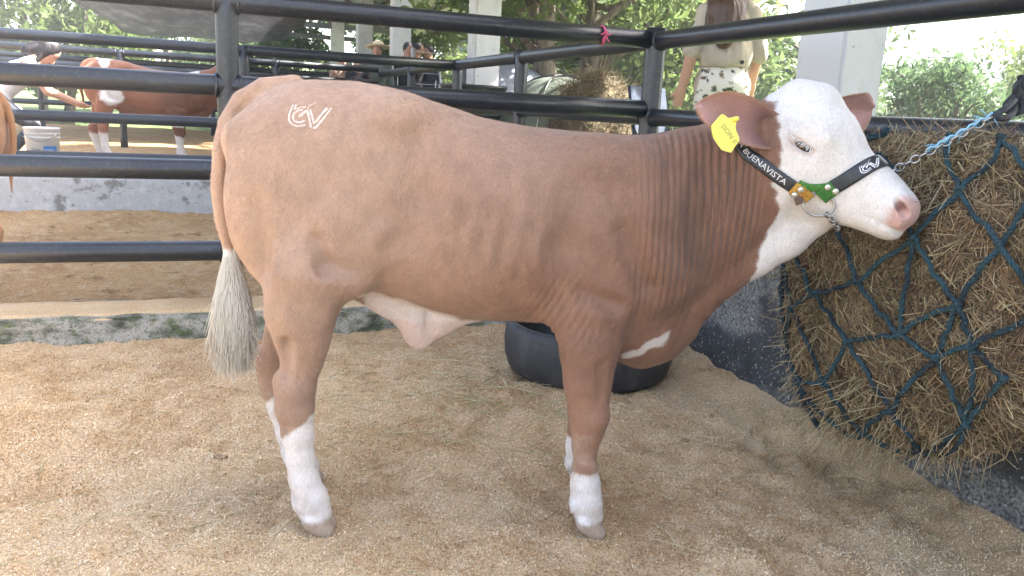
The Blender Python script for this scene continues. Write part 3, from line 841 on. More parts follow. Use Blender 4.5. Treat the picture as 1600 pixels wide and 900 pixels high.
def lerp(a, b, t):
    return a + (b - a) * t[:, None]
def coat_tan(V, N):
    x, y, z = V.T
    tan = np.array([0.41, 0.270, 0.192]); red = np.array([0.232, 0.121, 0.078])
    n1 = fbm(V, 5, 3, 3) - 0.5; n2 = fbm(V, 22, 3, 9) - 0.5; n3 = fbm(V * [1, 1, 0.35], 60, 2, 5) - 0.5
    t = smoothstep(-0.15, 0.95, x + n1 * 0.5 - (z - 0.85) * 0.35)
    c = lerp(np.tile(tan, (len(V), 1)), np.tile(red, (len(V), 1)), t)
    c *= (1 + 0.30 * n2 + 0.14 * n3 + 0.25 * n1)[:, None]
    # lower legs and the tail are paler than the body
    leg = smoothstep(0.52, 0.36, z) * (x > 0.5) * 0.45
    c = lerp(c, np.tile(np.array([0.43, 0.25, 0.16]), (len(V), 1)), leg)
    tl = (x < -0.24).astype(float) * smoothstep(1.2, 1.1, z) * 0.55
    c = lerp(c, np.tile(np.array([0.56, 0.38, 0.27]), (len(V), 1)), tl)
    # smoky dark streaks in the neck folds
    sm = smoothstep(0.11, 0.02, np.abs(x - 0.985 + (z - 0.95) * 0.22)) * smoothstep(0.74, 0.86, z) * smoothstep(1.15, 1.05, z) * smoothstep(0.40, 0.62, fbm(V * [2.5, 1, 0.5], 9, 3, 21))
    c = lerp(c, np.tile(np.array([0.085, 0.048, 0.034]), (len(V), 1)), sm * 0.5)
    # darker hair round hock and knee
    kn = np.exp(-(((z - 0.40) / 0.05) ** 2)) * (x < 0.2) * (n2 + 0.5) * 0.5
    c *= (1 - kn * 0.5)[:, None]
    return c, n1, n2

def calf_skin(vox, head=True):
    b = calf_field(vox, head)
    V, Q = b.mesh(6 if head else 4)
    return V, Q

def add_ears(V, Q):
    parts = []
    eb = hp(-0.030, -0.090, -0.045)
    near = ear_shell(eb, eb + np.array([-0.225, -0.135, 0.062]), np.array([0.40, -0.90, 0.12]), 0.072)
    eb = hp(-0.01, 0.085, 0.0)
    far = ear_shell(eb, eb + np.array([0.30, 0.135, 0.062]), np.array([0.12, -0.9, -0.10]), 0.072)
    inner = np.zeros(len(V)); eu = np.zeros(len(V)); ev = np.zeros(len(V)); isear = np.zeros(len(V))
    for E_ in (near, far):
        Q = np.concatenate([Q, E_[1] + len(V)])
        V = np.concatenate([V, E_[0]])
        inner = np.concatenate([inner, E_[2]]); eu = np.concatenate([eu, E_[3]]); ev = np.concatenate([ev, E_[4]])
        isear = np.concatenate([isear, np.ones(len(E_[0]))])
    return V, Q, inner, eu, ev, isear

def make_main_calf():
    V, Q = calf_skin(0.005)
    N = vnormals(V, Q)
    x, y, z = V.T
    # loose skin: folds round the neck, short creases at the elbow and along the ribs
    warp = fbm(V, 6, 2, 31)
    neck = smoothstep(0.80, 0.93, x) * smoothstep(1.215, 1.14, x) * smoothstep(0.66, 0.84, z + (x - 1.0) * -0.45) * smoothstep(0.02, 0.06, np.abs(y))
    ph = (x * 1.0 + (z - 0.95) * 0.16 * (1 - 2.2 * (x - 1.0)) + warp * 0.060) * (2 * math.pi / 0.0200)
    amp = 0.0075 * np.clip(fbm(V * [1, 1, 0.35], 9, 2, 5) - 0.22, 0, 1) * neck
    disp = amp * (np.abs(np.sin(ph * 0.5)) ** 0.7 * 2 - 1.3)
    el = smoothstep(0.13, 0.03, np.sqrt((x - 0.655) ** 2 + ((z - 0.665) * 0.8) ** 2)) * (z < 0.80)
    disp += 0.0016 * el * np.sin((x * 0.90 - z * 0.42 + warp * 0.02) * 2 * math.pi / 0.020)
    HLp = (V - HO) @ HM.T
    dl = smoothstep(0.90, 0.98, x) * smoothstep(0.12, 0.02, HLp[:, 0]) * smoothstep(0.82, 0.70, z - (x - 1.0) * 0.75) * (z > 0.45)
    disp += 0.0024 * dl * np.sin((x * 0.85 - z * 0.55 + warp * 0.10) * 2 * math.pi / 0.034)
    rib = smoothstep(0.22, 0.34, x) * smoothstep(0.72, 0.60, x) * smoothstep(0.66, 0.75, z) * smoothstep(1.02, 0.9, z)
    disp += 0.0012 * rib * np.sin((x + (z - 0.8) * 0.30 + warp * 0.09) * 2 * math.pi / 0.040) * fbm(V, 14, 2, 8)
    disp += (fbm(V, 16, 3, 77) - 0.5) * 0.007 * smoothstep(0.45, 0.6, z) * smoothstep(1.25, 1.1, x)
    V = V + N * disp[:, None]
    FOLD = np.clip(neck * (0.35 + 0.9 * fbm(V, 6, 2, 63)) + 0.12 * el + 0.15 * dl, 0, 1)
    V, Q, inner, eu, ev, isear = add_ears(V, Q)
    N = vnormals(V, Q)
    x, y, z = V.T
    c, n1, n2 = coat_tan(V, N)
    white = np.array([0.74, 0.70, 0.672])
    edge = (fbm(V, 26, 3, 51) - 0.5) * 0.035
    HL = (V - HO) @ HM.T
    mid = smoothstep(0.95, 0.76, z)
    zb = 1.205 - 0.11 * y + 0.030 * np.exp(-((z - 0.95) / 0.06) ** 2) - 0.0 * mid
    face = smoothstep(-0.004, 0.004, x - zb + edge) * (1 - isear)
    m = face
    legm = z < 0.45
    hind = smoothstep(0.006, -0.006, z - (0.325 + 0.85 * (x + 0.055 + 0.10 * (y > 0))) + edge * 0.7) * (x < 0.4) * (z < 0.42)
    fore = smoothstep(0.006, -0.006, z - 0.195 + edge * 0.8) * (x > 0.4)
    belly = smoothstep(0.004, -0.004, z - (0.700 - 0.30 * np.abs(x - 0.12)) + edge * 0.5) * smoothstep(0.10, 0.12, x) * smoothstep(0.40, 0.36, x + edge) * smoothstep(0.20, 0.185, np.abs(y) + edge * 0.6) * (N[:, 2] < 0.2)
    chest = smoothstep(0.845, 0.86, x + edge) * smoothstep(0.975, 0.955, x + edge) * smoothstep(0.050, 0.036, np.abs(z - 0.56 - (x - 0.9) * 0.5 + edge) * 3) * (np.abs(y) < 0.13)
    sheath = smoothstep(0.61, 0.59, z + edge * 0.3) * (x > 0.17) * (x < 0.44) * (np.abs(y) < 0.06)
    tailw = smoothstep(0.79, 0.775, z + edge * 0.4) * (x < -0.235) * (z > 0.5) * (y < 0.05)
    wm = np.clip(face + hind + fore + belly * 0.9 + chest * 0.75 + sheath + tailw, 0, 1)
    wcol = np.tile(white, (len(V), 1)) * (1 + 0.10 * n2)[:, None]
    pk = np.clip(sheath * 0.55 + belly * 0.35, 0, 1)
    wcol = lerp(wcol, np.tile(np.array([0.62, 0.47, 0.41]), (len(V), 1)), pk)
    c = lerp(c, wcol, wm)
    # bare pink skin: nose, eyelids, inner ears
    l, hy_, hz_ = HL.T
    pink = np.array([0.60, 0.35, 0.31])
    nose = smoothstep(0.346, 0.374, l + edge * 0.5) * smoothstep(-0.100, -0.085, hz_) * smoothstep(0.0, -0.012, hz_)
    lidd = np.sqrt(((l - 0.080) / 0.045) ** 2 + ((hz_ + 0.020) / 0.022) ** 2)
    lid = smoothstep(1.25, 0.75, lidd) * (np.abs(hy_) > 0.075) * (1 - isear)
    nos = smoothstep(0.020, 0.011, np.sqrt((l - 0.370) ** 2 + (hz_ + 0.036) ** 2 + (np.abs(hy_) - 0.062) ** 2))
    c = lerp(c, np.tile(pink, (len(V), 1)), nose * 0.9 * (1 - isear))
    c = lerp(c, np.tile(np.array([0.50, 0.27, 0.23]), (len(V), 1)), lid * 0.30)
    c = lerp(c, np.tile(np.array([0.22, 0.09, 0.08]), (len(V), 1)), nos * 0.8 * (1 - isear))
    earout = np.array([0.34, 0.18, 0.115]); earin = np.array([0.47, 0.265, 0.235])
    rim = smoothstep(0.78, 0.98, np.abs(ev))
    ec = lerp(np.tile(earout, (len(V), 1)), lerp(np.tile(earin, (len(V), 1)), np.tile(np.array([0.42, 0.24, 0.16]), (len(V), 1)), rim), inner)
    ec = lerp(ec, np.tile(np.array([0.13, 0.055, 0.055]), (len(V), 1)), inner * smoothstep(0.50, 0.05, eu) * 0.75 * (1 - rim))  # shade of the ear hollow put into the colour, darkest at the root
    c = lerp(c, ec, isear)
    # horn of the hooves, soiled pasterns
    hoof = smoothstep(0.058, 0.044, z + edge * 0.3)
    c = lerp(c, np.tile(np.array([0.36, 0.265, 0.19]), (len(V), 1)), hoof * 0.9)
    dirt = smoothstep(0.50, 0.72, fbm(V, 24, 3, 91) + 0.10 * smoothstep(0.15, 0.05, z)) * (z < 0.32) * (z > 0.03)
    c = lerp(c, np.tile(np.array([0.46, 0.37, 0.28]), (len(V), 1)), dirt * 0.40)
    FOLD = np.concatenate([FOLD, np.zeros(len(V) - len(FOLD))])
    return V, Q, np.clip(c, 0.01, 0.9), FOLD

M_coat = mat('calf_coat', rough=0.62, attr='coat', spec=0.35, sheen=0.15, folds=True,
             noise=[(260, 0.78, 0.35, 0.75, 3, (1, 1, 0.35)), (38, 0.88, 0.45, 0.75, 4, (1, 1, 0.5))],
             bump=[(420, 0.55, 0.002, (1, 1, 0.3)), (75, 0.30, 0.004, (1, 1, 0.45)), (22, 0.18, 0.008)])
CALF_LOC = (0.292, 2.280, 0.004)
CALF_RZ = math.atan2(-0.28, 0.96)
calf = empty('calf', CALF_LOC, CALF_RZ)
tag(calf, 'tan calf with white face and white socks, haltered, standing beside the netted hay', 'calf')
_V, _Q, _C, _F = make_main_calf()
CALF_BVH = BVHTree.FromPolygons([tuple(p) for p in _V], [tuple(int(i) for i in q) for q in _Q])
# short hair lying over the whole skin
_a = _V[_Q]
_ar = np.linalg.norm(np.cross(_a[:, 2] - _a[:, 0], _a[:, 3] - _a[:, 1]), axis=1)
_nh = 300000
_k = np.searchsorted(np.cumsum(_ar) / _ar.sum(), rng.random(_nh)); _k = np.minimum(_k, len(_Q) - 1)
_u, _w = rng.random((_nh, 1)), rng.random((_nh, 1))
_wt = np.concatenate([(1 - _u) * (1 - _w), _u * (1 - _w), _u * _w, (1 - _u) * _w], 1)
_p = (_a[_k] * _wt[:, :, None]).sum(1)
_nn = vnormals(_V, _Q); _n = (_nn[_Q[_k]] * _wt[:, :, None]).sum(1); _n /= np.maximum(np.linalg.norm(_n, axis=1), 1e-9)[:, None]
_hc = (_C[_Q[_k]] * _wt[:, :, None]).sum(1)
_hl = (_p - HO) @ HM.T
_fl = np.tile(np.array([-0.65, 0.0, -0.75]), (_nh, 1)) + 0.5 * np.stack([fbm(_p, 4, 2, 401) - 0.5, fbm(_p, 4, 2, 402) - 0.5, fbm(_p, 4, 2, 403) - 0.5], 1)
_fl = np.where((_hl[:, :1] > -0.05) & (_p[:, :1] > 1.15), -hX[None] * 0.8 + np.array([[0, 0, -0.25]]), _fl)
_fl = np.where(_p[:, 2:3] < 0.5, np.array([[-0.1, 0, -1.0]]), _fl) + rng.normal(0, 0.16, (_nh, 3))
_fl -= _n * (_fl * _n).sum(1)[:, None]; _fl /= np.maximum(np.linalg.norm(_fl, axis=1), 1e-9)[:, None]
_L = rng.uniform(0.007, 0.014, (_nh, 1)); _sd = np.cross(_n, _fl)
_ok = ~((_hl[:, 0] > 0.335) & (_hl[:, 2] > -0.1)) & (_p[:, 2] > 0.05) & ~((np.abs(_hl[:, 0] - 0.08) < 0.05) & (np.abs(_hl[:, 2] + 0.018) < 0.026) & (_p[:, 0] > 1.15))
_T = np.stack([_p - _n * 0.0008 - _sd * 0.0006, _p - _n * 0.0008 + _sd * 0.0006, _p + _fl * _L + _n * _L * rng.uniform(0.10, 0.30, (_nh, 1))], 1)[_ok].reshape(-1, 3)
_hcol = np.repeat((_hc * rng.uniform(0.78, 1.22, (_nh, 1)))[_ok], 3, axis=0)
_hm = link('coat_hair', np_mesh('coat_hair', _T, np.arange(len(_T)).reshape(-1, 3), np.clip(_hcol, 0.01, 0.85)), mat('short_hair', rough=0.55, attr='coat', spec=0.3), calf)
_hm['kind'] = 'stuff'
_me = np_mesh('calf_body', _V, _Q, _C)
_me.attributes.new('fold', 'FLOAT', 'POINT').data.foreach_set('value', _F.astype(np.float32))
calf_body = link('body', _me, M_coat, calf, smooth=True)
# ------------------------------------------------------------------ what belongs to the calf: eyes, lashes, tail hair, brand; and what it wears
M_eye = mat('eye_dark', (0.012, 0.010, 0.012), 0.06, spec=0.8)
M_lash = mat('white_hair', (0.78, 0.75, 0.70), 0.6, sheen=0.2)
M_switch = mat('tail_hair', (0.90, 0.865, 0.79), 0.6, noise=[(14, (0.68, 0.57, 0.43), 0.55, 0.8, 3, (1, 1, 0.3))], trans=0.4)
M_brand = mat('brand_hair', (0.66, 0.585, 0.545), 0.8, noise=[(240, (0.47, 0.345, 0.27), 0.42, 0.68, 3)])
M_leather = mat('black_strap', (0.018, 0.020, 0.026), 0.38, noise=[(90, (0.045, 0.048, 0.055), 0.5, 0.8, 3)], bump=(500, 0.15, 0.001))
M_green = mat('green_webbing', (0.055, 0.20, 0.030), 0.7, noise=[(120, 0.6, 0.4, 0.7, 2)], bump=(380, 0.5, 0.0015, (1, 1, 0.2)))
M_ochre = mat('ochre_webbing', (0.50, 0.27, 0.035), 0.7, noise=[(120, 0.6, 0.4, 0.7, 2)], bump=(380, 0.5, 0.0015, (1, 1, 0.2)))
M_rivet = mat('rivet_metal', (0.72, 0.72, 0.70), 0.32, metal=0.9)
M_steel = mat('chain_steel', (0.42, 0.42, 0.42), 0.34, metal=0.95, noise=[(60, (0.25, 0.22, 0.2), 0.5, 0.75, 2)])
M_print = mat('white_print', (0.70, 0.70, 0.72), 0.6)
M_tag = mat('ear_tag_yellow', (0.72, 0.68, 0.10), 0.42, noise=[(30, (0.60, 0.52, 0.10), 0.5, 0.8, 2)])
M_ink = mat('tag_ink', (0.25, 0.23, 0.08), 0.6)
M_tab = mat('brown_leather', (0.10, 0.055, 0.038), 0.55)

def near_pt(p):
    h = CALF_BVH.find_nearest(Vector(p))
    return np.array(h[0]), np.array(h[1])

class Strap:
    """a strap laid on the calf's skin; at(u, v, h) gives points along, across and above it"""
    def __init__(self, path, width, off=0.003, nu=60, nv=7):
        P = [Vector(p) for p in path]
        pts = []
        for i in range(len(P) - 1):
            p0, p1, p2, p3 = P[max(i - 1, 0)], P[i], P[i + 1], P[min(i + 2, len(P) - 1)]
            for k in range(12):
                t = k / 12
                pts.append(0.5 * ((2 * p1) + (p2 - p0) * t + (2 * p0 - 5 * p1 + 4 * p2 - p3) * t * t + (3 * p1 - p0 - 3 * p2 + p3) * t ** 3))
        pts.append(P[-1])
        A = np.array([p[:] for p in pts])
        s = np.concatenate([[0], np.cumsum(np.linalg.norm(np.diff(A, axis=0), axis=1))])
        u = np.linspace(0, s[-1], nu)
        A = np.stack([np.interp(u, s, A[:, c]) for c in range(3)], 1)
        C, Nn = zip(*[near_pt(p) for p in A])
        C, Nn = np.array(C), np.array(Nn)
        for _ in range(6):                      # leather is stiff: even the line and its facing out
            Nn[1:-1] = (Nn[:-2] + 2 * Nn[1:-1] + Nn[2:]) / 4
            C[1:-1] = (C[:-2] + 2 * C[1:-1] + C[2:]) / 4
        Nn /= np.linalg.norm(Nn, axis=1)[:, None]
        T = np.gradient(C, axis=0); T /= np.linalg.norm(T, axis=1)[:, None]
        S = np.cross(Nn, T); S /= np.linalg.norm(S, axis=1)[:, None]
        vs = np.linspace(-1, 1, nv)
        w = np.full(nu, width / 2) if not hasattr(width, '__len__') else np.interp(np.linspace(0, 1, nu), np.linspace(0, 1, len(width)), width) / 2
        G = np.zeros((nu, nv, 3)); GN = np.zeros((nu, nv, 3))
        for i in range(nu):
            for j in range(nv):
                q = C[i] + S[i] * vs[j] * w[i]
                loc, nn = near_pt(q)
                hgt = max((loc - q) @ Nn[i], -0.004)
                G[i, j] = q + Nn[i] * (hgt + off)
                GN[i, j] = Nn[i]
        for _ in range(3):
            G[1:-1] = (G[:-2] + 2 * G[1:-1] + G[2:]) / 4
        self.G, self.N, self.nu, self.nv, self.L, self.w = G, GN, nu, nv, s[-1], w
    def at(self, u, v, h=0.0):
        a = np.clip(u, 0, 1) * (self.nu - 1); b = (np.clip(v, -1, 1) + 1) / 2 * (self.nv - 1)
        i = min(int(a), self.nu - 2); j = min(int(b), self.nv - 2); fa, fb = a - i, b - j
        def bl(A): return A[i, j] * (1 - fa) * (1 - fb) + A[i + 1, j] * fa * (1 - fb) + A[i, j + 1] * (1 - fa) * fb + A[i + 1, j + 1] * fa * fb
        return bl(self.G) + bl(self.N) * h
    def mesh(self, name, m, parent, thick=0.004, u0=0.0, u1=1.0, v0=-1.0, v1=1.0, lift=0.0, nu=None):
        nu = nu or max(int(self.nu * (u1 - u0)), 4); nv = self.nv
        top = [self.at(u, v, lift + thick * (1 - 0.35 * abs(2 * (v - v0) / (v1 - v0) - 1) ** 4)) for u in np.linspace(u0, u1, nu) for v in np.linspace(v0, v1, nv)]
        bot = [self.at(u, v, lift - 0.001) for u in np.linspace(u0, u1, nu) for v in np.linspace(v0, v1, nv)]
        n = nu * nv; F = []
        for i in range(nu - 1):
            for j in range(nv - 1):
                a = i * nv + j
                F.append((a, a + nv, a + nv + 1, a + 1)); F.append((n + a, n + a + 1, n + a + nv + 1, n + a + nv))
            a = i * nv; F.append((a, n + a, n + a + nv, a + nv))
            a = i * nv + nv - 1; F.append((a, a + nv, n + a + nv, n + a))
        for j in range(nv - 1):
            F.append((j, j + 1, n + j + 1, n + j)); a = (nu - 1) * nv + j; F.append((a, n + a, n + a + 1, a + 1))
        return link(name, np_mesh(name, top + bot, F), m, parent, smooth=True)

def text_mesh(txt, size=1.0):
    cu = bpy.data.curves.new('lettering', 'FONT')
    cu.body = txt; cu.size = size; cu.resolution_u = 2
    o = bpy.data.objects.new('lettering', cu); COL.objects.link(o)
    me = bpy.data.meshes.new_from_object(o.evaluated_get(bpy.context.evaluated_depsgraph_get()))
    bpy.data.objects.remove(o); bpy.data.curves.remove(cu)
    return np.array([v.co[:2] for v in me.vertices]), [tuple(p.vertices) for p in me.polygons], me

# strokes of the ranch mark, in its own units (x right, y down, about 750 wide): points and widths
MARK = [([(318, 285), (290, 400), (268, 500), (280, 600), (350, 668), (440, 692), (560, 655)], [26, 28, 30, 32, 32, 30, 24]),
        ([(370, 290), (345, 385)], [26, 24]),
        ([(540, 325), (440, 336), (370, 382)], [20, 22, 22]),
        ([(490, 378), (410, 396), (352, 450), (336, 530), (375, 600), (450, 622), (545, 575)], [30, 36, 40, 40, 38, 36, 30]),
        ([(436, 512), (470, 475), (515, 430), (575, 370)], [24, 62, 40, 12]),
        ([(575, 370), (576, 320), (602, 285), (650, 262), (700, 228)], [13, 14, 14, 12, 8]),
        ([(572, 395), (615, 540), (655, 700)], [38, 40, 40]), ([(612, 372), (660, 500), (700, 625)], [34, 36, 34]),
        ([(715, 615), (800, 470), (895, 320)], [36, 40, 38]), ([(690, 712), (745, 690), (850, 520), (965, 322)], [40, 40, 36, 34])]
def mark_mesh(name, place, m, parent, sub=5):
    """place(x, y) -> point on a surface, for mark units"""
    V, F = [], []
    for pts, wd in MARK:
        pts = np.array(pts, float)
        s = np.linspace(0, len(pts) - 1, (len(pts) - 1) * sub + 1)
        P = np.stack([np.interp(s, np.arange(len(pts)), pts[:, c]) for c in (0, 1)], 1)
        for _ in range(2):
            P[1:-1] = (P[:-2] + 2 * P[1:-1] + P[2:]) / 4
        W = np.interp(s, np.arange(len(pts)), wd) * (1 + 0.12 * np.sin(s * 5.1 + pts[0, 0])) * rng.uniform(0.8, 1.15, len(s))
        T = np.gradient(P, axis=0); T /= np.linalg.norm(T, axis=1)[:, None]
        S = np.stack([-T[:, 1], T[:, 0]], 1)
        b = len(V)
        for i in range(len(P)):
            for k in (-0.5, 0, 0.5):
                V.append(place(*(P[i] + S[i] * W[i] * k)))
        for i in range(len(P) - 1):
            for k in (0, 1):
                a = b + i * 3 + k
                F.append((a, a + 1, a + 4, a + 3))
    return link(name, np_mesh(name, V, F), m, parent, smooth=True)

def on_rump(X, Y):
    x = -0.073 + (430 + X / 11.25 - 452) * 0.00164
    z = 1.182 - (140 + Y / 11.25 - 165) * 0.00148
    h = CALF_BVH.ray_cast(Vector((x, -0.6, z)), Vector((0, 1, 0)))
    return np.array(h[0]) + np.array(h[1]) * 0.0010
bm_ = mark_mesh('brand_mark', on_rump, M_brand, calf)
bm_['label'] = 'white ranch brand of curled letters on the rump'

# eyes and lashes
for s in (-1, 1):
    bm = bmesh.new()
    bmesh.ops.create_uvsphere(bm, u_segments=20, v_segments=14, radius=1.0)
    me = bpy.data.meshes.new('eye'); bm.to_mesh(me); bm.free()
    e = link('eye', me, M_eye, calf, smooth=True)
    e.matrix_local = Matrix.Translation(hp(0.082, s * 0.1015, -0.018)) @ Matrix([list(r) for r in HM]).transposed().to_4x4() @ Matrix.Diagonal((0.029, 0.018, 0.021, 1))
    mb = MB()
    for k in range(34):
        t = min(max(k / 33 + random.uniform(-0.04, 0.04), 0), 1)
        a = hp(0.050 + 0.060 * t, s * (0.1225 - 0.006 * t), -0.004 - 0.006 * t)
        out = hY * s * random.uniform(0.012, 0.020) + hX * ((t - 0.6) * 0.022 + random.uniform(-0.004, 0.004)) - hZ * random.uniform(0.006, 0.014)
        mb.tube([a, a + out * 0.5 - hZ * 0.001, a + out], [0.0009, 0.0008, 0.0003], 4)
    mb.build('eyelashes', M_lash, calf, smooth=True)

# hair of the tail: a soft inner mass and many long strands
mb = MB()
prof_z = [0.80, 0.76, 0.70, 0.64, 0.58, 0.53, 0.48, 0.445]; prof_r = [0.012, 0.019, 0.030, 0.043, 0.050, 0.044, 0.026, 0.006]
rngs = []
for z0, r0 in zip(prof_z, prof_r):
    for j in range(40):
        a = 2 * math.pi * j / 40
        k = 1 + 0.16 * math.sin(a * 7 + z0 * 9) + 0.10 * math.sin(a * 13 + 1.3) + 0.05 * math.sin(a * 19 + z0 * 14)
        rngs.append((-0.257 + r0 * k * math.cos(a), -0.03 + r0 * 0.75 * k * math.sin(a), z0 + 0.012 * math.sin(a * 5)))
mb.add(rngs, [(i * 40 + (j + 1) % 40, i * 40 + j, (i + 1) * 40 + j, (i + 1) * 40 + (j + 1) % 40) for i in range(7) for j in range(40)])
for k in range(2200):
    z0 = random.uniform(0.55, 0.80)
    a = random.uniform(0, 2 * math.pi)
    rz0 = float(np.interp(z0, prof_z[::-1], prof_r[::-1])) * random.uniform(0.75, 1.02)
    z1 = max(z0 - random.uniform(0.10, 0.26), 0.405 + abs(random.gauss(0, 0.05)))
    rz1 = float(np.interp(z1, [0.40, 0.45, 0.52, 0.60, 0.80], [0.038, 0.056, 0.064, 0.052, 0.02])) * random.uniform(0.35, 1.15) + (random.random() < 0.14) * random.uniform(0, 0.03)
    zm = (z0 + z1) / 2; rm = float(np.interp(zm, prof_z[::-1], prof_r[::-1])) * random.uniform(0.95, 1.16) + 0.003
    a1 = a + random.gauss(0, 0.45); am = (a + a1) / 2 + random.gauss(0, 0.25)
    def tp(aa, rr_, zz): return Vector((-0.257 + rr_ * math.cos(aa), -0.03 + rr_ * 0.78 * math.sin(aa), zz))
    mb.tube([tp(a, rz0, z0), tp(am, rm, zm), tp(a1, rz1, z1)], [0.0014, 0.0019, 0.0004], 3, cap=False)
sw = mb.build('tail_switch', M_switch, calf, smooth=True)
sw['label'] = 'long cream white hair at the end of the tail'

# halter
halter = empty('halter', CALF_LOC, CALF_RZ)
tag(halter, "black, green and ochre halter strapped round the calf's white muzzle and cheek", 'halter')
nbp = [hp(0.190, -0.086, -0.112), hp(0.201, -0.086, -0.083), hp(0.213, -0.081, -0.058), hp(0.227, -0.074, -0.029), hp(0.238, -0.063, -0.003), hp(0.248, -0.046, 0.018), hp(0.256, -0.024, 0.030)]
nbp = nbp + [hp(0.259, 0, 0.034)] + [HO + hX * ((p - HO) @ hX) - hY * ((p - HO) @ hY) + hZ * ((p - HO) @ hZ) for p in nbp[::-1]]
nose_st = Strap(nbp, 0.040, nu=90)
nose_st.mesh('noseband', M_leather, halter, 0.004)
cheek_st = Strap([(1.285, -0.149, 1.016), (1.256, -0.143, 1.035), (1.226, -0.131, 1.053), (1.194, -0.115, 1.076), (1.161, -0.103, 1.098), (1.131, -0.094, 1.117), (1.115, -0.080, 1.16), (1.125, -0.05, 1.21), (1.15, 0, 1.24), (1.19, 0.06, 1.2)], 0.034, nu=90)
cheek_st.mesh('cheek_strap', M_leather, halter, 0.004)
cheek_st.mesh('ochre_loop', M_ochre, halter, 0.005, -0.0, 0.075, -1.08, 1.08, 0.0045, nu=8)
nose_st.mesh('green_loop', M_green, halter, 0.005, 0.0, 0.105, -1.08, 1.08, 0.0045, nu=10)
och2 = Strap([(1.262, -0.144, 1.030), (1.281, -0.147, 1.018), (1.302, -0.147, 1.004)], 0.040, off=0.006, nu=14)
och2.mesh('ochre_tab', M_ochre, halter, 0.006)
gr2 = Strap([(1.268, -0.150, 1.045), (1.290, -0.157, 1.036), (1.312, -0.163, 1.036), (1.345, -0.172, 1.042)], 0.020, off=0.004, nu=20)
gr2.mesh('green_link', M_green, halter, 0.004)
for k in range(5):                              # stitching ribs of the webbing
    och2.mesh('stitch_rib', M_ochre, halter, 0.0022, 0.30 + k * 0.14, 0.355 + k * 0.14, -0.98, 0.98, 0.006, nu=4)
    nose_st.mesh('stitch_rib', M_green, halter, 0.0022, 0.006 + k * 0.014, 0.012 + k * 0.014, -0.98, 0.98, 0.0095, nu=4)
def disc(c, n, r, h, name, m, parent):
    n = Vector(n).normalized(); q = n.to_track_quat('Z', 'Y')
    mb = MB()
    prof = [(0, h), (r * 0.6, h * 0.95), (r * 0.9, h * 0.65), (r, 0), (r, -0.004)]
    vs = []
    for rr, hh in prof[1:]:
        for j in range(14):
            a = 2 * math.pi * j / 14
            vs.append(Vector(c) + q @ Vector((rr * math.cos(a), rr * math.sin(a), hh)))
    vs.append(Vector(c) + n * h)
    fs = [(len(vs) - 1, j, (j + 1) % 14) for j in range(14)]
    for i in range(3):
        for j in range(14):
            fs.append((i * 14 + j, (i + 1) * 14 + j, (i + 1) * 14 + (j + 1) % 14, i * 14 + (j + 1) % 14))
    mb.add(vs, fs)
    return mb.build(name, m, parent, smooth=True)
for st_, u, v in ((och2, 0.22, 0.52), (och2, 0.18, -0.52), (nose_st, 0.075, 0.55), (nose_st, 0.098, -0.50)):
    p = st_.at(u, v, 0.0115 if st_ is och2 else 0.0100); q = st_.at(u, v, 0.03)
    disc(p, q - p, 0.0085, 0.0035, 'rivet', M_rivet, halter)
tb = MB()
c0 = np.array([1.270, -0.151, 1.002])
tb.add([c0 + np.array(o_) for o_ in ((-0.014, -0.004, 0.010), (0.012, -0.006, 0.012), (0.016, -0.008, -0.008), (-0.002, -0.006, -0.018), (-0.014, 0.0, 0.010), (0.012, -0.002, 0.012), (0.016, -0.004, -0.008), (-0.002, -0.002, -0.018))],
       [(0, 3, 2, 1), (4, 5, 6, 7), (0, 1, 5, 4), (1, 2, 6, 5), (2, 3, 7, 6), (3, 0, 4, 7)])
tb.build('leather_tab', M_tab, halter)
# ring under the straps and the chin chain
rc = np.array([1.325, -0.164, 0.990]); ru = np.array([0.93, -0.30, -0.10]); ru /= np.linalg.norm(ru); rv = np.array([0.05, -0.05, 1.0]); rv -= ru * (rv @ ru); rv /= np.linalg.norm(rv)
mb = MB()
mb.tube([rc + ru * 0.040 * math.cos(a) + rv * (0.030 * math.sin(a)) for a in np.linspace(0, 2 * math.pi, 28, endpoint=False)], 0.0034, 8, closed=True)
mb.build('halter_ring', M_steel, halter, smooth=True)
def chain_links(A, B, name, parent, m, pitch, r, wd, sag=0.0):
    A, B = Vector(A), Vector(B); L = (B - A).length; n = max(int(L / pitch), 2)
    out = []
    for k in range(n):
        t = (k + 0.5) / n
        c = A.lerp(B, t) - Vector((0, 0, sag * 4 * t * (1 - t)))
        t2 = min(t + 0.01, 1); d = (A.lerp(B, t2) - Vector((0, 0, sag * 4 * t2 * (1 - t2))) - c).normalized()
        sd = d.cross(Vector((0, 0, 1))).normalized(); up = sd.cross(d)
        w = sd if k % 2 else up
        mb = MB()
        mb.tube([c + d * (pitch * 0.62 * math.cos(a)) + w * (wd * (math.sin(a))) for a in np.linspace(0, 2 * math.pi, 16, endpoint=False)], r, 6, closed=True)
        out.append(mb.build(name, m, parent, smooth=True))
    return out
chain_links((1.340, -0.180, 0.970), (1.402, -0.140, 0.925), 'chin_chain_link', halter, M_steel, 0.014, 0.0024, 0.0065)
chain_links((1.402, -0.140, 0.925), (1.43, -0.06, 0.915), 'chin_chain_link', halter, M_steel, 0.014, 0.0024, 0.0065)
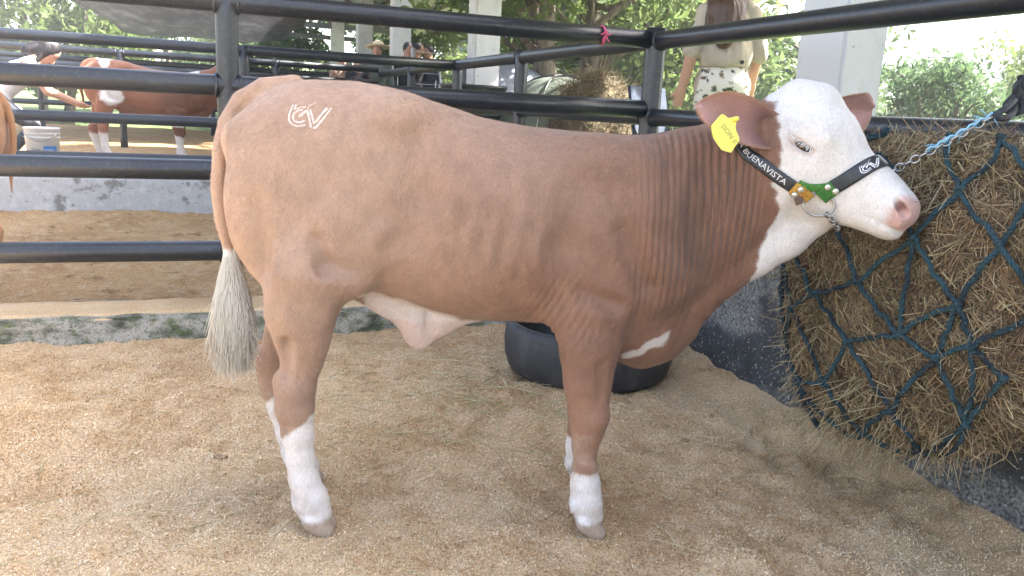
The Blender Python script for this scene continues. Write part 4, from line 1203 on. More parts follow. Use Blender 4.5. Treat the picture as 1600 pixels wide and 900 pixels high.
# lettering on the cheek strap and the mark on the noseband
tv, tf, tme = text_mesh('LA BUENAVISTA')
x0, x1 = tv[:, 0].min(), tv[:, 0].max(); y0, y1 = tv[:, 1].min(), tv[:, 1].max()
pts = [cheek_st.at(0.52 - 0.40 * (p[0] - x0) / (x1 - x0), -(-0.45 + 0.90 * (p[1] - y0) / (y1 - y0)), 0.0052) for p in tv]
bmx = MB(); bmx.add(pts, tf); bmx.build('strap_lettering', M_print, halter)
def on_nose(X, Y):
    return nose_st.at(0.285 + (X - 270) / 700 * 0.155, -(Y - 465) / 480 * 1.35, 0.0052)
mark_mesh('noseband_mark', on_nose, M_print, halter)

# ear tag
etag = empty('ear_tag', CALF_LOC, CALF_RZ)
tag(etag, "yellow plastic tag hanging in the calf's near ear", 'ear tag')
def tagpt(X, Y, h=0.0):
    px, py = 1080 + X / 10, 160 + Y / 10
    x = 1.031 + (px - 1125) * 0.00166; z = 1.166 - (py - 210) * 0.00163
    return (x, -0.222 - h + (z - 1.166) * 0.18 - (x - 1.031) * 0.25, z)
ol = [(385, 210), (310, 300), (240, 400), (255, 490), (280, 580), (340, 670), (405, 755), (475, 775), (545, 790), (600, 690), (655, 600), (645, 540), (605, 460), (590, 400), (598, 330), (560, 268), (510, 268), (470, 262), (430, 225)]
n = len(ol)
mb = MB(); mb.add([tagpt(*p, 0.0012) for p in ol] + [tagpt(*p, -0.0012) for p in ol], [tuple(range(n))[::-1], tuple(range(n, 2 * n))] + [(i, (i + 1) % n, n + (i + 1) % n, n + i) for i in range(n)])
mb.build('tag_plate', M_tag, etag)
mb = MB()
mb.tube([tagpt(555, 300, -0.030), tagpt(560, 290, -0.004), tagpt(575, 275, 0.008), tagpt(605, 262, 0.012)], [0.007, 0.0075, 0.0065, 0.0055], 10)
mb.build('tag_stud', M_tag, etag, smooth=True)
tv, tf, tme = text_mesh('SION II')
mb = MB()
sc_ = 330 / (tv[:, 0].max() - tv[:, 0].min())
ca, sa = math.cos(R(52)), math.sin(R(52))
mb.add([tagpt(365 + (p[0] * ca + p[1] * sa) * sc_, 390 + (p[0] * sa - p[1] * ca) * sc_, 0.0022) for p in tv], tf)
mb.build('tag_lettering', M_ink, etag)
# ------------------------------------------------------------------ straw helper
def straw_mesh(P, D, L, rad, bend, r, cols=None):
    """many bent three-sided straws: P starts, D unit directions, L lengths"""
    n = len(P)
    a = np.cross(D, r.normal(size=(n, 3))); a /= np.linalg.norm(a, axis=1)[:, None]
    b = np.cross(D, a)
    rings = []
    for t in (0.0, 0.5, 1.0):
        c = P + D * (L * t)[:, None] + a * (bend * L * (1 - (2 * t - 1) ** 2))[:, None]
        for j in range(3):
            w = 2 * math.pi * j / 3
            rings.append(c + (a * math.cos(w) + b * math.sin(w)) * (rad * (1 - 0.4 * t))[:, None])
    V = np.stack(rings, 1).reshape(-1, 3)
    f = []
    for i in range(2):
        for j in range(3):
            f.append((i * 3 + j, i * 3 + (j + 1) % 3, (i + 1) * 3 + (j + 1) % 3, (i + 1) * 3 + j))
    F = (np.arange(n)[:, None, None] * 9 + np.array(f)[None]).reshape(-1, 4)
    C = None
    if cols is not None:
        C = np.repeat(cols, 9, axis=0)
    return V, F, C
M_straw = mat('straw', rough=0.55, attr='coat', spec=0.35)
STRAW = np.array([(0.345, 0.25, 0.135), (0.25, 0.175, 0.10), (0.50, 0.41, 0.25), (0.17, 0.112, 0.065), (0.11, 0.072, 0.046), (0.31, 0.28, 0.15)])
r = np.random.default_rng(12)

# rice husks lying loose over the near bedding
n = 360000
hx_, hy_ = r.uniform(-1.35, 2.24, n), r.uniform(1.15, 4.14, n)
keep = (hx_ > -1.3 + 0.0 * hy_)
P = np.stack([hx_, hy_, bed_z(hx_, hy_) + r.uniform(0.0005, 0.0045, n)], 1)
th = r.uniform(0, 2 * math.pi, n); tl = r.normal(0, 0.5, n)
D = np.stack([np.cos(th) * np.cos(tl), np.sin(th) * np.cos(tl), np.sin(tl)], 1)
S = np.stack([-np.sin(th), np.cos(th), r.normal(0, 0.4, n)], 1); S /= np.linalg.norm(S, axis=1)[:, None]
ln = r.uniform(0.0034, 0.0066, n)[:, None]; wd = r.uniform(0.0010, 0.0020, n)[:, None]
up = np.cross(D, S); up *= np.sign(up[:, 2:3])
V = np.stack([P - D * ln, P + S * wd - up * wd * 0.5, P + D * ln, P - S * wd - up * wd * 0.5], 1)
V[:, 0] += up * wd * 0.6; V[:, 2] += up * wd * 0.6
pal = np.array([(0.70, 0.525, 0.320), (0.77, 0.62, 0.42), (0.58, 0.39, 0.20), (0.36, 0.21, 0.095), (0.82, 0.71, 0.53)])
P2 = np.stack([hx_, hy_, hx_ * 0], 1)
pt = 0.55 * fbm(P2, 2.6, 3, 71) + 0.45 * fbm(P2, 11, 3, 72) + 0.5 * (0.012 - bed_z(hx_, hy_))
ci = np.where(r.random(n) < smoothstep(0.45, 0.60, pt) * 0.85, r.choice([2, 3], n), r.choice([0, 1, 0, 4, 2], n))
C = pal[ci] * r.uniform(0.8, 1.15, n)[:, None]
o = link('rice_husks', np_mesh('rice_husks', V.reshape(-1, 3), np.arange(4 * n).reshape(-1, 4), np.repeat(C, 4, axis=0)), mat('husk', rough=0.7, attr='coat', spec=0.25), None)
tag(o, 'loose pale rice husks strewn over the near bedding', 'husks', kind='stuff')
for k in range(13):
    bm = bmesh.new(); bmesh.ops.create_icosphere(bm, subdivisions=2, radius=1.0)
    me = bpy.data.meshes.new('clod'); bm.to_mesh(me); bm.free()
    V0 = np.zeros(len(me.vertices) * 3); me.vertices.foreach_get('co', V0); V0 = V0.reshape(-1, 3)
    cx_, cy_ = (r.uniform(-0.5, 2.0), r.uniform(1.4, 3.9)); sz = r.uniform(0.008, 0.018)
    V0 = V0 * (0.6 + 0.9 * fbm(V0 + 5 * k, 1.6, 3, 7))[:, None] * np.array([sz * r.uniform(1, 1.8), sz, sz * 0.45])
    a_ = r.uniform(0, 6.28); V0 = np.stack([V0[:, 0] * math.cos(a_) - V0[:, 1] * math.sin(a_), V0[:, 0] * math.sin(a_) + V0[:, 1] * math.cos(a_), V0[:, 2]], 1)
    CLODS = globals().setdefault('CLODS', []); CLODS.append((V0 + np.array([cx_, cy_, float(bed_z(np.array([cx_]), np.array([cy_]))[0]) - 0.001]), me))
cv = np.concatenate([c_[0] for c_ in CLODS]); nf = np.array([tuple(p_.vertices) for p_ in CLODS[0][1].polygons]); nvk = len(CLODS[0][0])
cf = np.concatenate([nf + nvk * k for k in range(len(CLODS))])
tag(link('dark_clods', np_mesh('dark_clods', cv, cf), mat('clod', (0.20, 0.135, 0.08), 0.95, noise=[(120, (0.42, 0.30, 0.17), 0.45, 0.65, 3)], bump=(150, 0.9, 0.004))), 'small dark trodden clods scattered in the husk bedding', 'clods', kind='stuff')
# loose hay stems fallen on the bedding
n = 420
cx = np.concatenate([r.normal(0.98, 0.28, 260), r.uniform(-0.6, 2.1, 160)]); cy = np.concatenate([r.normal(3.05, 0.30, 260), r.uniform(1.4, 4.0, 160)])
cx = np.clip(cx, -1.2, 2.15); cy = np.clip(cy, 1.3, 4.1)
th = r.uniform(0, 6.28, n)
P = np.stack([cx, cy, bed_z(cx, cy) + 0.008], 1); D = np.stack([np.cos(th), np.sin(th), r.uniform(-0.02, 0.10, n)], 1)
V, F, C = straw_mesh(P, D, r.uniform(0.06, 0.22, n), r.uniform(0.0010, 0.0018, n), r.normal(0, 0.10, n), r, np.array([(0.50, 0.46, 0.25), (0.60, 0.55, 0.33), (0.36, 0.34, 0.16)])[r.integers(0, 3, n)])
tag(link('fallen_hay', np_mesh('fallen_hay', V, F, C), M_straw), 'thin stems of hay fallen on the husk bedding', 'hay', kind='stuff')

# ------------------------------------------------------------------ hay bale in its rope net, hung against the feed wall
HC, HR = np.array([2.02, 1.755, 0.690]), np.array([0.225, 0.585, 0.495])
def bale_pt(th, ph, k=1.0):
    """rounded-box surface: th round the vertical, ph from -90 to 90"""
    d = np.stack([np.cos(ph) * np.cos(th), np.cos(ph) * np.sin(th), np.sin(ph)], -1)
    e = 2.9
    q = (np.abs(d / HR) ** e).sum(-1) ** (-1 / e)
    p = d * q[..., None]
    s = 1 - 0.34 * smoothstep(0.15, -0.5, p[..., 2]) * (np.abs(p[..., 1]) / HR[1]) ** 2      # narrower below
    p = p * np.stack([np.ones_like(s), s, np.ones_like(s)], -1)
    p = p + np.stack([np.zeros_like(s), np.zeros_like(s), -0.30 * (p[..., 1] - 0.25) * smoothstep(0.15, -0.45, p[..., 2]) * (p[..., 1] < 0.25)], -1)
    return HC + p * k
hay = empty('hay_bale', (HC[0], HC[1], 0.19)); tag(hay, 'brown straw hay bale bulging in the rope net under the calf\'s nose', 'hay bale')
inv = Matrix.Translation((-HC[0], -HC[1], -0.19))
TH, PH = np.meshgrid(np.linspace(0, 2 * math.pi, 120, endpoint=False), np.linspace(-math.pi / 2, math.pi / 2, 60), indexing='ij')
B = bale_pt(TH, PH).reshape(-1, 3)
nrm = (B - HC) / HR ** 2; nrm /= np.linalg.norm(nrm, axis=1)[:, None]
B = B + nrm * ((fbm(B, 7, 3, 81) - 0.55) * 0.09)[:, None]
F = [(i * 60 + j, ((i + 1) % 120) * 60 + j, ((i + 1) % 120) * 60 + j + 1, i * 60 + j + 1) for i in range(120) for j in range(59)]
me = np_mesh('hay_core', B - np.array([HC[0], HC[1], 0.19]), F)
link('hay_core', me, mat('hay_core', (0.17, 0.10, 0.05), 0.9, noise=[(60, (0.30, 0.19, 0.085), 0.45, 0.65, 4, (1, 1, 3)), (140, (0.04, 0.025, 0.015), 0.5, 0.62, 3)], bump=(120, 1.0, 0.01)), hay, smooth=True)
n = 36000
u1, u2 = r.uniform(0, 2 * math.pi, n), np.arcsin(r.uniform(-1, 1, n))
Pb = bale_pt(u1, u2); nb = (Pb - HC) / HR ** 2; nb /= np.linalg.norm(nb, axis=1)[:, None]
Pb = Pb + nb * ((fbm(Pb, 7, 3, 81) - 0.55) * 0.09 + r.uniform(-0.010, 0.014, n))[:, None]
tan_ = np.cross(nb, r.normal(size=(n, 3))); tan_ /= np.linalg.norm(tan_, axis=1)[:, None]
flow = np.array([0.0, 0.55, -0.45]); fl_ = flow - nb * (nb @ flow)[:, None]
D = tan_ + fl_ * (1.2 * (fbm(Pb, 3, 2, 17) - 0.2))[:, None] + nb * r.normal(0.06, 0.20, n)[:, None]; D /= np.linalg.norm(D, axis=1)[:, None]
L = r.uniform(0.03, 0.13, n) * np.where(r.random(n) < 0.12, 1.8, 1.0)
V, F, C = straw_mesh(Pb - D * (L * 0.5)[:, None], D, L, r.uniform(0.0010, 0.0021, n), r.normal(0, 0.08, n), r, STRAW[r.choice(6, n, p=[.26, .26, .14, .16, .10, .08])] * (r.uniform(0.6, 1.2, n) * (0.55 + 0.95 * fbm(Pb, 6, 3, 19)))[:, None])
o = link('loose_straw', np_mesh('loose_straw', V - np.array([HC[0], HC[1], 0.19]), F, C), M_straw, hay); o['kind'] = 'stuff'
n = 1500
u1 = np.concatenate([r.normal(R(112), 0.22, 700), r.uniform(R(95), R(265), 800)]); u2 = np.concatenate([r.uniform(-1.2, 0.9, 700), np.where(r.random(800) < 0.6, r.uniform(-1.45, -0.85, 800), r.uniform(0.9, 1.4, 800))])
Pb = bale_pt(u1, u2); nb = (Pb - HC) / HR ** 2; nb /= np.linalg.norm(nb, axis=1)[:, None]
D = nb * r.uniform(0.2, 1.0, n)[:, None] + r.normal(0, 0.5, (n, 3)) + np.array([0, 0, -0.55]); D /= np.linalg.norm(D, axis=1)[:, None]
V, F, C = straw_mesh(Pb - D * 0.02, D, r.uniform(0.05, 0.15, n), r.uniform(0.0010, 0.0020, n), r.normal(0, 0.14, n), r, STRAW[r.choice([0, 1, 2, 5], n)])
o = link('hanging_straw', np_mesh('hanging_straw', V - np.array([HC[0], HC[1], 0.19]), F, C), M_straw, hay); o['kind'] = 'stuff'
# rope net: diamonds of twisted cord with knots
M_rope = mat('teal_rope', (0.020, 0.055, 0.070), 0.85, noise=[(9, (0.010, 0.022, 0.030), 0.45, 0.60, 3), (90, (0.06, 0.14, 0.165), 0.64, 0.75, 2)], bump=(260, 0.8, 0.003, (1, 1, 3)))
netr = empty('hay_net', (HC[0], HC[1], 0.19)); tag(netr, 'dark teal rope net with knots, wrapped round the brown hay', 'hay net')
def on_bale(a, z, k=1.0):
    """a: position along the wall and round the ends, z: height"""
    th = np.array([a]); best = None
    lo, hi = -1.5, 1.5
    for _ in range(26):
        m = (lo + hi) / 2
        p = bale_pt(th, np.array([m]))[0]
        if p[2] < z: lo = m
        else: hi = m
    p = bale_pt(th, np.array([lo]))[0]
    nn = (p - HC) / HR ** 2; nn /= np.linalg.norm(nn)
    return p + nn * (0.034 * k), nn
rr_ = random.Random(9)
per = [(x_, 0.60) for x_ in (0.10, -0.06)] + [(-0.225, y_) for y_ in (0.54, 0.38, 0.22, 0.06, -0.10, -0.26, -0.42, -0.56)]
cols_a = [math.atan2(y_, x_) for x_, y_ in per]
rows_z = [1.155 - 0.116 * j for j in range(9)]
knots = {}
for i, a in enumerate(cols_a):
    for j, z in enumerate(rows_z):
        if (i + j) % 2 == 0:
            a_k = a % (2 * math.pi) + rr_.uniform(-0.10, 0.10); z_k = min(max(z + rr_.uniform(-0.05, 0.05), 0.215), 1.168)
            knots[(i, j)] = on_bale(a_k, z_k) + (a_k, z_k)
def cord(p, q, rad, name, parent, seg=7):
    mb = MB(); pts = []
    for k in range(seg + 1):
        t = k / seg
        q_, nn = on_bale(p[2] * (1 - t) + q[2] * t, p[3] * (1 - t) + q[3] * t)
        pts.append(Vector(q_) - Vector((HC[0], HC[1], 0.19)))
    pts = [a + Vector((rr_.uniform(-1, 1), rr_.uniform(-1, 1), rr_.uniform(-1, 1))) * 0.006 for a in pts]
    base = [Vector(p_) for p_ in pts]
    for s in range(3):                          # three strands twisted together
        tw = []
        for k in range(len(base) * 4 - 3):
            t = k / 4; i0 = min(int(t), len(base) - 2); f = t - i0
            c = base[i0].lerp(base[i0 + 1], f); d = (base[i0 + 1] - base[i0]).normalized()
            x = d.orthogonal().normalized(); y = d.cross(x)
            an = k * 0.9 + s * 2.094
            tw.append(c + (x * math.cos(an) + y * math.sin(an)) * rad * 0.55)
        mb.tube(tw, rad * 0.62, 5)
    return mb.build(name, M_rope, parent, smooth=True)
for (i, j), p in knots.items():
    for dj in (-1, 1):
        if (i + 1, j + dj) in knots and rr_.random() < 0.93: cord(p, knots[(i + 1, j + dj)], 0.0070, 'cord', netr)
    if (i, j + 2) in knots and rr_.random() < 0.30: cord(p, knots[(i, j + 2)], 0.0070, 'cord', netr)
    mb = MB(); c = Vector(p[0]) - Vector((HC[0], HC[1], 0.19)) + Vector(p[1]) * 0.004
    for s in range(3):
        ax = Vector((rr_.gauss(0, 1), rr_.gauss(0, 1), rr_.gauss(0, 1))).normalized(); x = ax.orthogonal().normalized(); y = ax.cross(x)
        mb.tube([c + (x * math.cos(t) + y * math.sin(t)) * 0.0075 for t in np.linspace(0, 6.28, 10, endpoint=False)], 0.0050, 6, closed=True)
    mb.build('knot', M_rope, netr, smooth=True)
# the calf's lead: chain over the bale, then a black rope tied to the rail
lead = empty('lead_chain', (1.75, 1.85, 1.05)); tag(lead, 'steel lead chain running from the halter over the hay to the rail', 'chain')
A_, B_ = Vector((1.705, 1.79, 1.045)), Vector((1.885, 1.585, 1.245))
mid_ = Vector((1.785, 1.675, 1.145))
for a_, b_ in ((A_, mid_), (mid_, B_)):
    for o in chain_links(a_, b_, 'chain_link', None, M_steel, 0.020, 0.0032, 0.0095):
        o.parent = lead; o.matrix_parent_inverse = Matrix.Translation((-1.75, -1.85, -1.05))
M_brope = mat('black_rope', (0.022, 0.026, 0.032), 0.75, noise=[(60, (0.07, 0.08, 0.09), 0.5, 0.75, 3)], bump=(200, 0.7, 0.003))
rp = MB()
rp.tube([B_ - Vector((0.02, -0.02, 0.02)), (1.94, 1.60, 1.265), (2.02, 1.645, 1.285), (2.075, 1.68, 1.30)], 0.009, 8)
rp.tube([B_, (1.96, 1.60, 1.245), (2.04, 1.65, 1.262), (2.09, 1.69, 1.285)], 0.009, 8)
rp.tube([(2.085 + 0.020 * math.cos(t), 1.685 + 0.014 * math.sin(2 * t), 1.295 + 0.030 * math.sin(t)) for t in np.linspace(0, 6.28, 14, endpoint=False)], 0.011, 8, closed=True)
rp.tube([(2.075, 1.68, 1.30), (2.055, 1.665, 1.335), (2.065, 1.665, 1.355), (2.085, 1.675, 1.33), (2.09, 1.685, 1.30)], 0.010, 8)
rp.tube([(2.095, 1.69, 1.295), (2.12, 1.70, 1.335), (2.135, 1.71, 1.325), (2.12, 1.70, 1.29)], 0.010, 8)
rp.tube([(2.09, 1.685, 1.29), (2.22, 1.72, 1.285), (2.36, 1.75, 1.275), (2.45, 1.76, 1.262)], 0.009, 8)
rp.tube([(2.47 + 0.062 * math.cos(t), 1.76 + 0.012 * t / 6.28, 1.20 + 0.062 * math.sin(t)) for t in np.linspace(1.2, 7.6, 20)], 0.010, 8)
tag(rp.build('tie_rope', M_brope, None, smooth=True), 'black rope knotted on the rail at the end of the lead chain', 'rope')
bt = MB()
for k in range(26):
    t = rr_.random(); c = mid_.lerp(B_, t); d = Vector((rr_.gauss(0, 1), rr_.gauss(0, 1), rr_.gauss(0, 1))).normalized() * rr_.uniform(0.012, 0.035)
    bt.tube([c - d * 0.3, c + d * 0.4 + Vector((0, 0, 0.006)), c + d], 0.0013, 4)
bt.tube([mid_.lerp(B_, t) + Vector((-0.004, -0.006, 0.009 + 0.004 * math.sin(t * 40))) for t in np.linspace(0.0, 1.0, 24)], 0.0032, 6)
tag(bt.build('blue_twine', mat('blue_twine', (0.22, 0.45, 0.62), 0.7), None, smooth=True), 'frayed light blue twine wound along the lead chain', 'twine')

# ------------------------------------------------------------------ feed tub made of an old tyre
tub = empty('feed_tub', (1.66, 3.36, 0.0)); tub.scale = (0.90, 0.90, 0.95); tag(tub, 'black rubber feed tub behind the calf\'s front legs', 'tub')
M_rub = mat('old_rubber', (0.030, 0.032, 0.036), 0.62, noise=[(9, (0.075, 0.078, 0.08), 0.5, 0.75, 4, (1, 1, 0.25)), (40, (0.16, 0.15, 0.13), 0.66, 0.8, 4, (1, 1, 0.4)), (150, (0.012, 0.012, 0.013), 0.5, 0.7, 2)], bump=[(90, 0.5, 0.004, (1, 1, 0.12)), (30, 0.25, 0.006)])
def lathe(prof, n=64, wob=0.0, seed=0):
    mb = MB(); rw = random.Random(seed); ph = rw.uniform(0, 6)
    for rad, z in prof:
        for j in range(n):
            a = 2 * math.pi * j / n
            k = 1 + wob * (math.sin(2 * a + ph) + 0.5 * math.sin(5 * a + 2 * ph))
            mb.v.append((rad * k * math.cos(a), rad * k * math.sin(a), z))
    for i in range(len(prof) - 1):
        for j in range(n):
            mb.f.append((i * n + j, i * n + (j + 1) % n, (i + 1) * n + (j + 1) % n, (i + 1) * n + j))
    return mb
lathe([(0.30, 0.0), (0.395, 0.0), (0.425, 0.03), (0.445, 0.09), (0.45, 0.16), (0.443, 0.225), (0.430, 0.250), (0.415, 0.256), (0.402, 0.245), (0.400, 0.22), (0.415, 0.15), (0.40, 0.06), (0.34, 0.035), (0.0, 0.035)], 72, 0.006, 2).build('tub_wall', M_rub, tub, smooth=True)
lathe([(0.408, 0.258), (0.418, 0.262), (0.424, 0.256), (0.418, 0.250), (0.408, 0.258)], 72, 0.006, 2).build('rim_bead', M_rub, tub, smooth=True)
# ------------------------------------------------------------------ the other cattle
Vc, Qc = calf_skin(0.012)
Nc = vnormals(Vc, Qc)
x, y, z = Vc.T
ed = (fbm(Vc, 12, 3, 151) - 0.5) * 0.10
red = np.tile(np.array([0.29, 0.12, 0.062]), (len(Vc), 1)) * (0.8 + 0.5 * fbm(Vc, 8, 3, 7))[:, None]
wh = np.tile(np.array([0.76, 0.72, 0.68]), (len(Vc), 1))
wm = smoothstep(0.02, -0.02, np.sqrt(((x - 0.05) / 0.14) ** 2 + ((z - 0.80) / 0.11) ** 2) * 0.15 - 0.13 + ed)
wm = np.maximum(wm, smoothstep(0.01, -0.01, z - 0.55 + ed) * (1 - smoothstep(0.03, 0.0, np.abs(z - 0.42) - 0.05 + ed)))
wm = np.maximum(wm, smoothstep(0.02, -0.01, np.sqrt((x + 0.02) ** 2 + (z - 1.23) ** 2) - 0.07 + ed))
wm = np.maximum(wm, smoothstep(0.01, -0.01, np.abs(x - 0.95 + ed) - 0.04) * (z > 0.9))
wm = np.maximum(wm, smoothstep(0.0, 0.02, x - 1.25 + ed))
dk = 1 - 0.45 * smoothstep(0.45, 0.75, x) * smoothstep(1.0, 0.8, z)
cow = empty('cow', (-1.12, 10.5, 0.37), R(3)); cow.scale = (0.98, 0.98, 0.93)
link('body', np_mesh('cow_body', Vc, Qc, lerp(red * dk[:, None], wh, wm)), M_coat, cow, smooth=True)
tag(cow, 'red and white cow standing in the pen behind the orange sawdust', 'cow')
c2, n1_, n2_ = coat_tan(Vc, Nc)
cf2 = empty('calf', (-1.30, 5.15, 0.03), R(176)); cf2.scale = (0.94, 0.94, 0.94)
link('body', np_mesh('calf_rump', Vc, Qc, np.tile(np.array([0.48, 0.245, 0.115]), (len(Vc), 1)) * (0.75 + 0.5 * fbm(Vc, 6, 3, 77))[:, None]), M_coat, cf2, smooth=True)
tag(cf2, 'tan calf cut off by the left edge, only its rump in view', 'calf')

# ------------------------------------------------------------------ people
M_cloth = mat('clothing', rough=0.85, attr='coat', bump=[(45, 0.35, 0.006), (400, 0.2, 0.001)])
def person(name, label, joints, rad, colour, vox, loc, rz, hair=None, face=True):
    """joints: dict of named points; one skin, clothed by colour(V) in the figure's own axes (facing +y)"""
    J = {k: np.array(v, float) for k, v in joints.items()}
    allp = np.array(list(J.values()))
    b = Body(allp.min(0) - 0.22, allp.max(0) + 0.22, vox)
    f = rad
    ax = J['sr'] - J['sl']; ax /= np.linalg.norm(ax)
    fw = np.cross(ax, J['neck'] - J['pel']); fw /= np.linalg.norm(fw)
    M = [ax, fw, np.cross(ax, fw)]
    b.limb(J['pel'], J['chest'], 0.115 * f, 0.125 * f, 0.05, 'add', (tuple(ax), 1.28))
    b.limb(J['chest'], J['neck'], 0.12 * f, 0.07 * f, 0.05, 'add', (tuple(ax), 1.3))
    b.ell(J['pel'] - np.array([0, 0, 0.02]), np.array([0.165, 0.125, 0.12]) * f, 0.05, M)
    b.limb(J['neck'], J['head'], 0.052, 0.055, 0.03)
    hd = J['head']; hu = (J['head'] - J['neck']); hu /= np.linalg.norm(hu)
    hf = J['look'] - hd; hf -= hu * (hf @ hu); hf /= np.linalg.norm(hf); hs = np.cross(hf, hu)
    HMx = [hs, hf, hu]
    b.ell(hd + hu * 0.035, (0.075, 0.093, 0.105), 0.02, HMx)
    b.ell(hd - hu * 0.045 + hf * 0.025, (0.052, 0.060, 0.060), 0.03, HMx)
    if face:
        b.limb(hd + hf * 0.092 + hu * 0.015, hd + hf * 0.105 - hu * 0.020, 0.010, 0.016, 0.012)
        for s in (-1, 1):
            b.ell(hd + hs * s * 0.077 + hu * 0.0, (0.010, 0.018, 0.030), 0.01, HMx)
            b.ell(hd + hs * s * 0.032 + hf * 0.098 + hu * 0.030, (0.016, 0.010, 0.010), 0.012, HMx, 'sub')
        b.limb(hd + hf * 0.088 - hu * 0.052 - hs * 0.02, hd + hf * 0.088 - hu * 0.052 + hs * 0.02, 0.004, 0.004, 0.008, 'sub')
    for s in ('l', 'r'):
        b.limb(J['s' + s], J['e' + s], 0.056 * f, 0.044 * f, 0.03)
        b.limb(J['e' + s], J['w' + s], 0.043 * f, 0.030 * f, 0.02)
        d = J['w' + s] - J['e' + s]; d /= np.linalg.norm(d)
        sd = np.cross(d, fw); sd /= np.linalg.norm(sd)
        b.ell(J['w' + s] + d * 0.05, np.array([0.020, 0.042, 0.055]), 0.02, [np.cross(sd, d), sd, d])
        for q in range(4):
            base = J['w' + s] + d * 0.085 + sd * (q - 1.5) * 0.020
            b.limb(base, base + d * (0.035 + 0.012 * (q in (1, 2))) + np.cross(sd, d) * 0.012, 0.0095, 0.008, 0.006)
        b.limb(J['w' + s] + d * 0.03 + sd * 0.036, J['w' + s] + d * 0.07 + sd * 0.060, 0.011, 0.009, 0.01)
        b.limb(J['h' + s], J['k' + s], 0.088 * f, 0.060 * f, 0.04)
        b.limb(J['k' + s], J['a' + s], 0.056 * f, 0.040, 0.02)
        t = J['toe' + s] - J['a' + s]
        b.limb(J['a' + s] - np.array([0, 0, 0.02]), J['a' + s] + t, 0.040, 0.034, 0.02)
    b.limb(J['sl'], J['sr'], 0.058 * f, 0.058 * f, 0.05)
    V, Q = b.mesh(4)
    root = empty(name, loc, rz); tag(root, label, 'person')
    Cc = colour(V, J, (hd, hs, hf, hu))
    link('body', np_mesh('body', V, Q, Cc), M_cloth, root, smooth=True)
    if hair:
        hb = Body(hd - 0.45, hd + 0.30, max(vox * 0.8, 0.008))
        hb.ell(hd + hu * 0.045 - hf * 0.014, (0.084, 0.098, 0.108), 0.02, HMx)
        hb.ell(hd - hu * 0.02 + hf * 0.085, (0.075, 0.075, 0.085), 0.03, HMx, 'sub')
        hb.ell(hd - hu * 0.125 + hf * 0.02, (0.10, 0.10, 0.07), 0.02, HMx, 'sub')
        for a_, b_, r0, r1 in hair.get('locks', []):
            hb.limb(hd + hs * a_[0] + hf * a_[1] + hu * a_[2], hd + hs * b_[0] + hf * b_[1] + hu * b_[2], r0, r1, 0.04)
        HV, HQ = hb.mesh(3)
        HN = vnormals(HV, HQ)
        HV = HV + HN * (0.010 * (fbm(HV * [1, 1, 0.25], 55, 2, 3) - 0.5))[:, None]
        link('hair', np_mesh('hair', HV, HQ), mat('hair_' + label[:6], hair['col'], 0.45, noise=[(70, 0.5, 0.4, 0.7, 3, (1, 1, 0.15))], bump=(140, 0.8, 0.004, (1, 1, 0.12))), root, smooth=True)
    return root, J, (hd, hs, hf, hu)
SKIN = np.array([0.46, 0.265, 0.19])
def paint(V, base):
    return np.tile(np.array(base, float), (len(V), 1))
def standing(lean=0.0, arm=0.0):
    return dict(pel=(0, 0, 0.98), chest=(0, 0.01 + lean * 0.3, 1.26), neck=(0, lean * 0.5, 1.47), head=(0, 0.02 + lean * 0.6, 1.60), look=(0, 1.0, 1.58), sl=(-0.175, lean * 0.45, 1.42), sr=(0.175, lean * 0.45, 1.42),
                el=(-0.235, -0.02, 1.13), er=(0.235, -0.02, 1.13), wl=(-0.245, 0.06 + arm, 0.89), wr=(0.245, 0.06 + arm, 0.89), hl=(-0.095, 0, 0.93), hr=(0.095, 0, 0.93), kl=(-0.105, 0.02, 0.50), kr=(0.105, 0.02, 0.50),
                al=(-0.11, -0.02, 0.08), ar=(0.11, -0.02, 0.08), toel=(-0.125, 0.14, 0.035), toer=(0.125, 0.14, 0.035))
def plain(top, leg, sleeve=True):
    def f(V, J, H):
        c = paint(V, top)
        z = V[:, 2]
        low = smoothstep(0.985, 0.965, z)
        c = lerp(c, paint(V, leg), low * (np.abs(V[:, 0]) < 0.22))
        shoes = smoothstep(0.10, 0.09, z)
        c = lerp(c, paint(V, (0.03, 0.028, 0.027)), shoes)
        hd = H[0]
        sk = smoothstep(0.155, 0.15, np.linalg.norm((V - hd - H[3] * 0.0) * [1, 1, 0.9], axis=1)) * (((V - hd) @ H[3]) > -0.115)
        for s in 'lr':
            sk = np.maximum(sk, smoothstep(0.13, 0.125, np.linalg.norm(V - J['w' + s] - (J['w' + s] - J['e' + s]) * 0.3, axis=1)))
            if not sleeve:
                a, b_ = J['e' + s], J['w' + s]
                t = np.clip(((V - a) @ (b_ - a)) / ((b_ - a) @ (b_ - a)), 0, 1)
                sk = np.maximum(sk, smoothstep(0.085, 0.08, np.linalg.norm(V - a - t[:, None] * (b_ - a), axis=1)))
        c = lerp(c, paint(V, SKIN), sk)
        return c * (0.9 + 0.2 * fbm(V, 20, 2, 5))[:, None]
    return f
short = dict(col=(0.012, 0.010, 0.009))
GZ = 0.50
for k, (x_, y_, rz_, top, lab, hh) in enumerate(((3.12, 14.0, 200, (0.02, 0.02, 0.024), 'man with short dark hair in black, left of the three standing under the shed', 1.0), (3.30, 14.1, 250, (0.016, 0.016, 0.018), 'man in black facing sideways, middle of the three under the shed', 1.015), (3.56, 14.2, 120, (0.05, 0.055, 0.07), 'man with short dark hair in dark blue, right of the three under the shed', 0.995))):
    p_, J_, H_ = person('person', lab, standing(), 1.0, plain(top, (0.03, 0.035, 0.05)), 0.018, (x_, y_, GZ - 0.02), R(rz_), short)
    p_.scale = (hh,) * 3
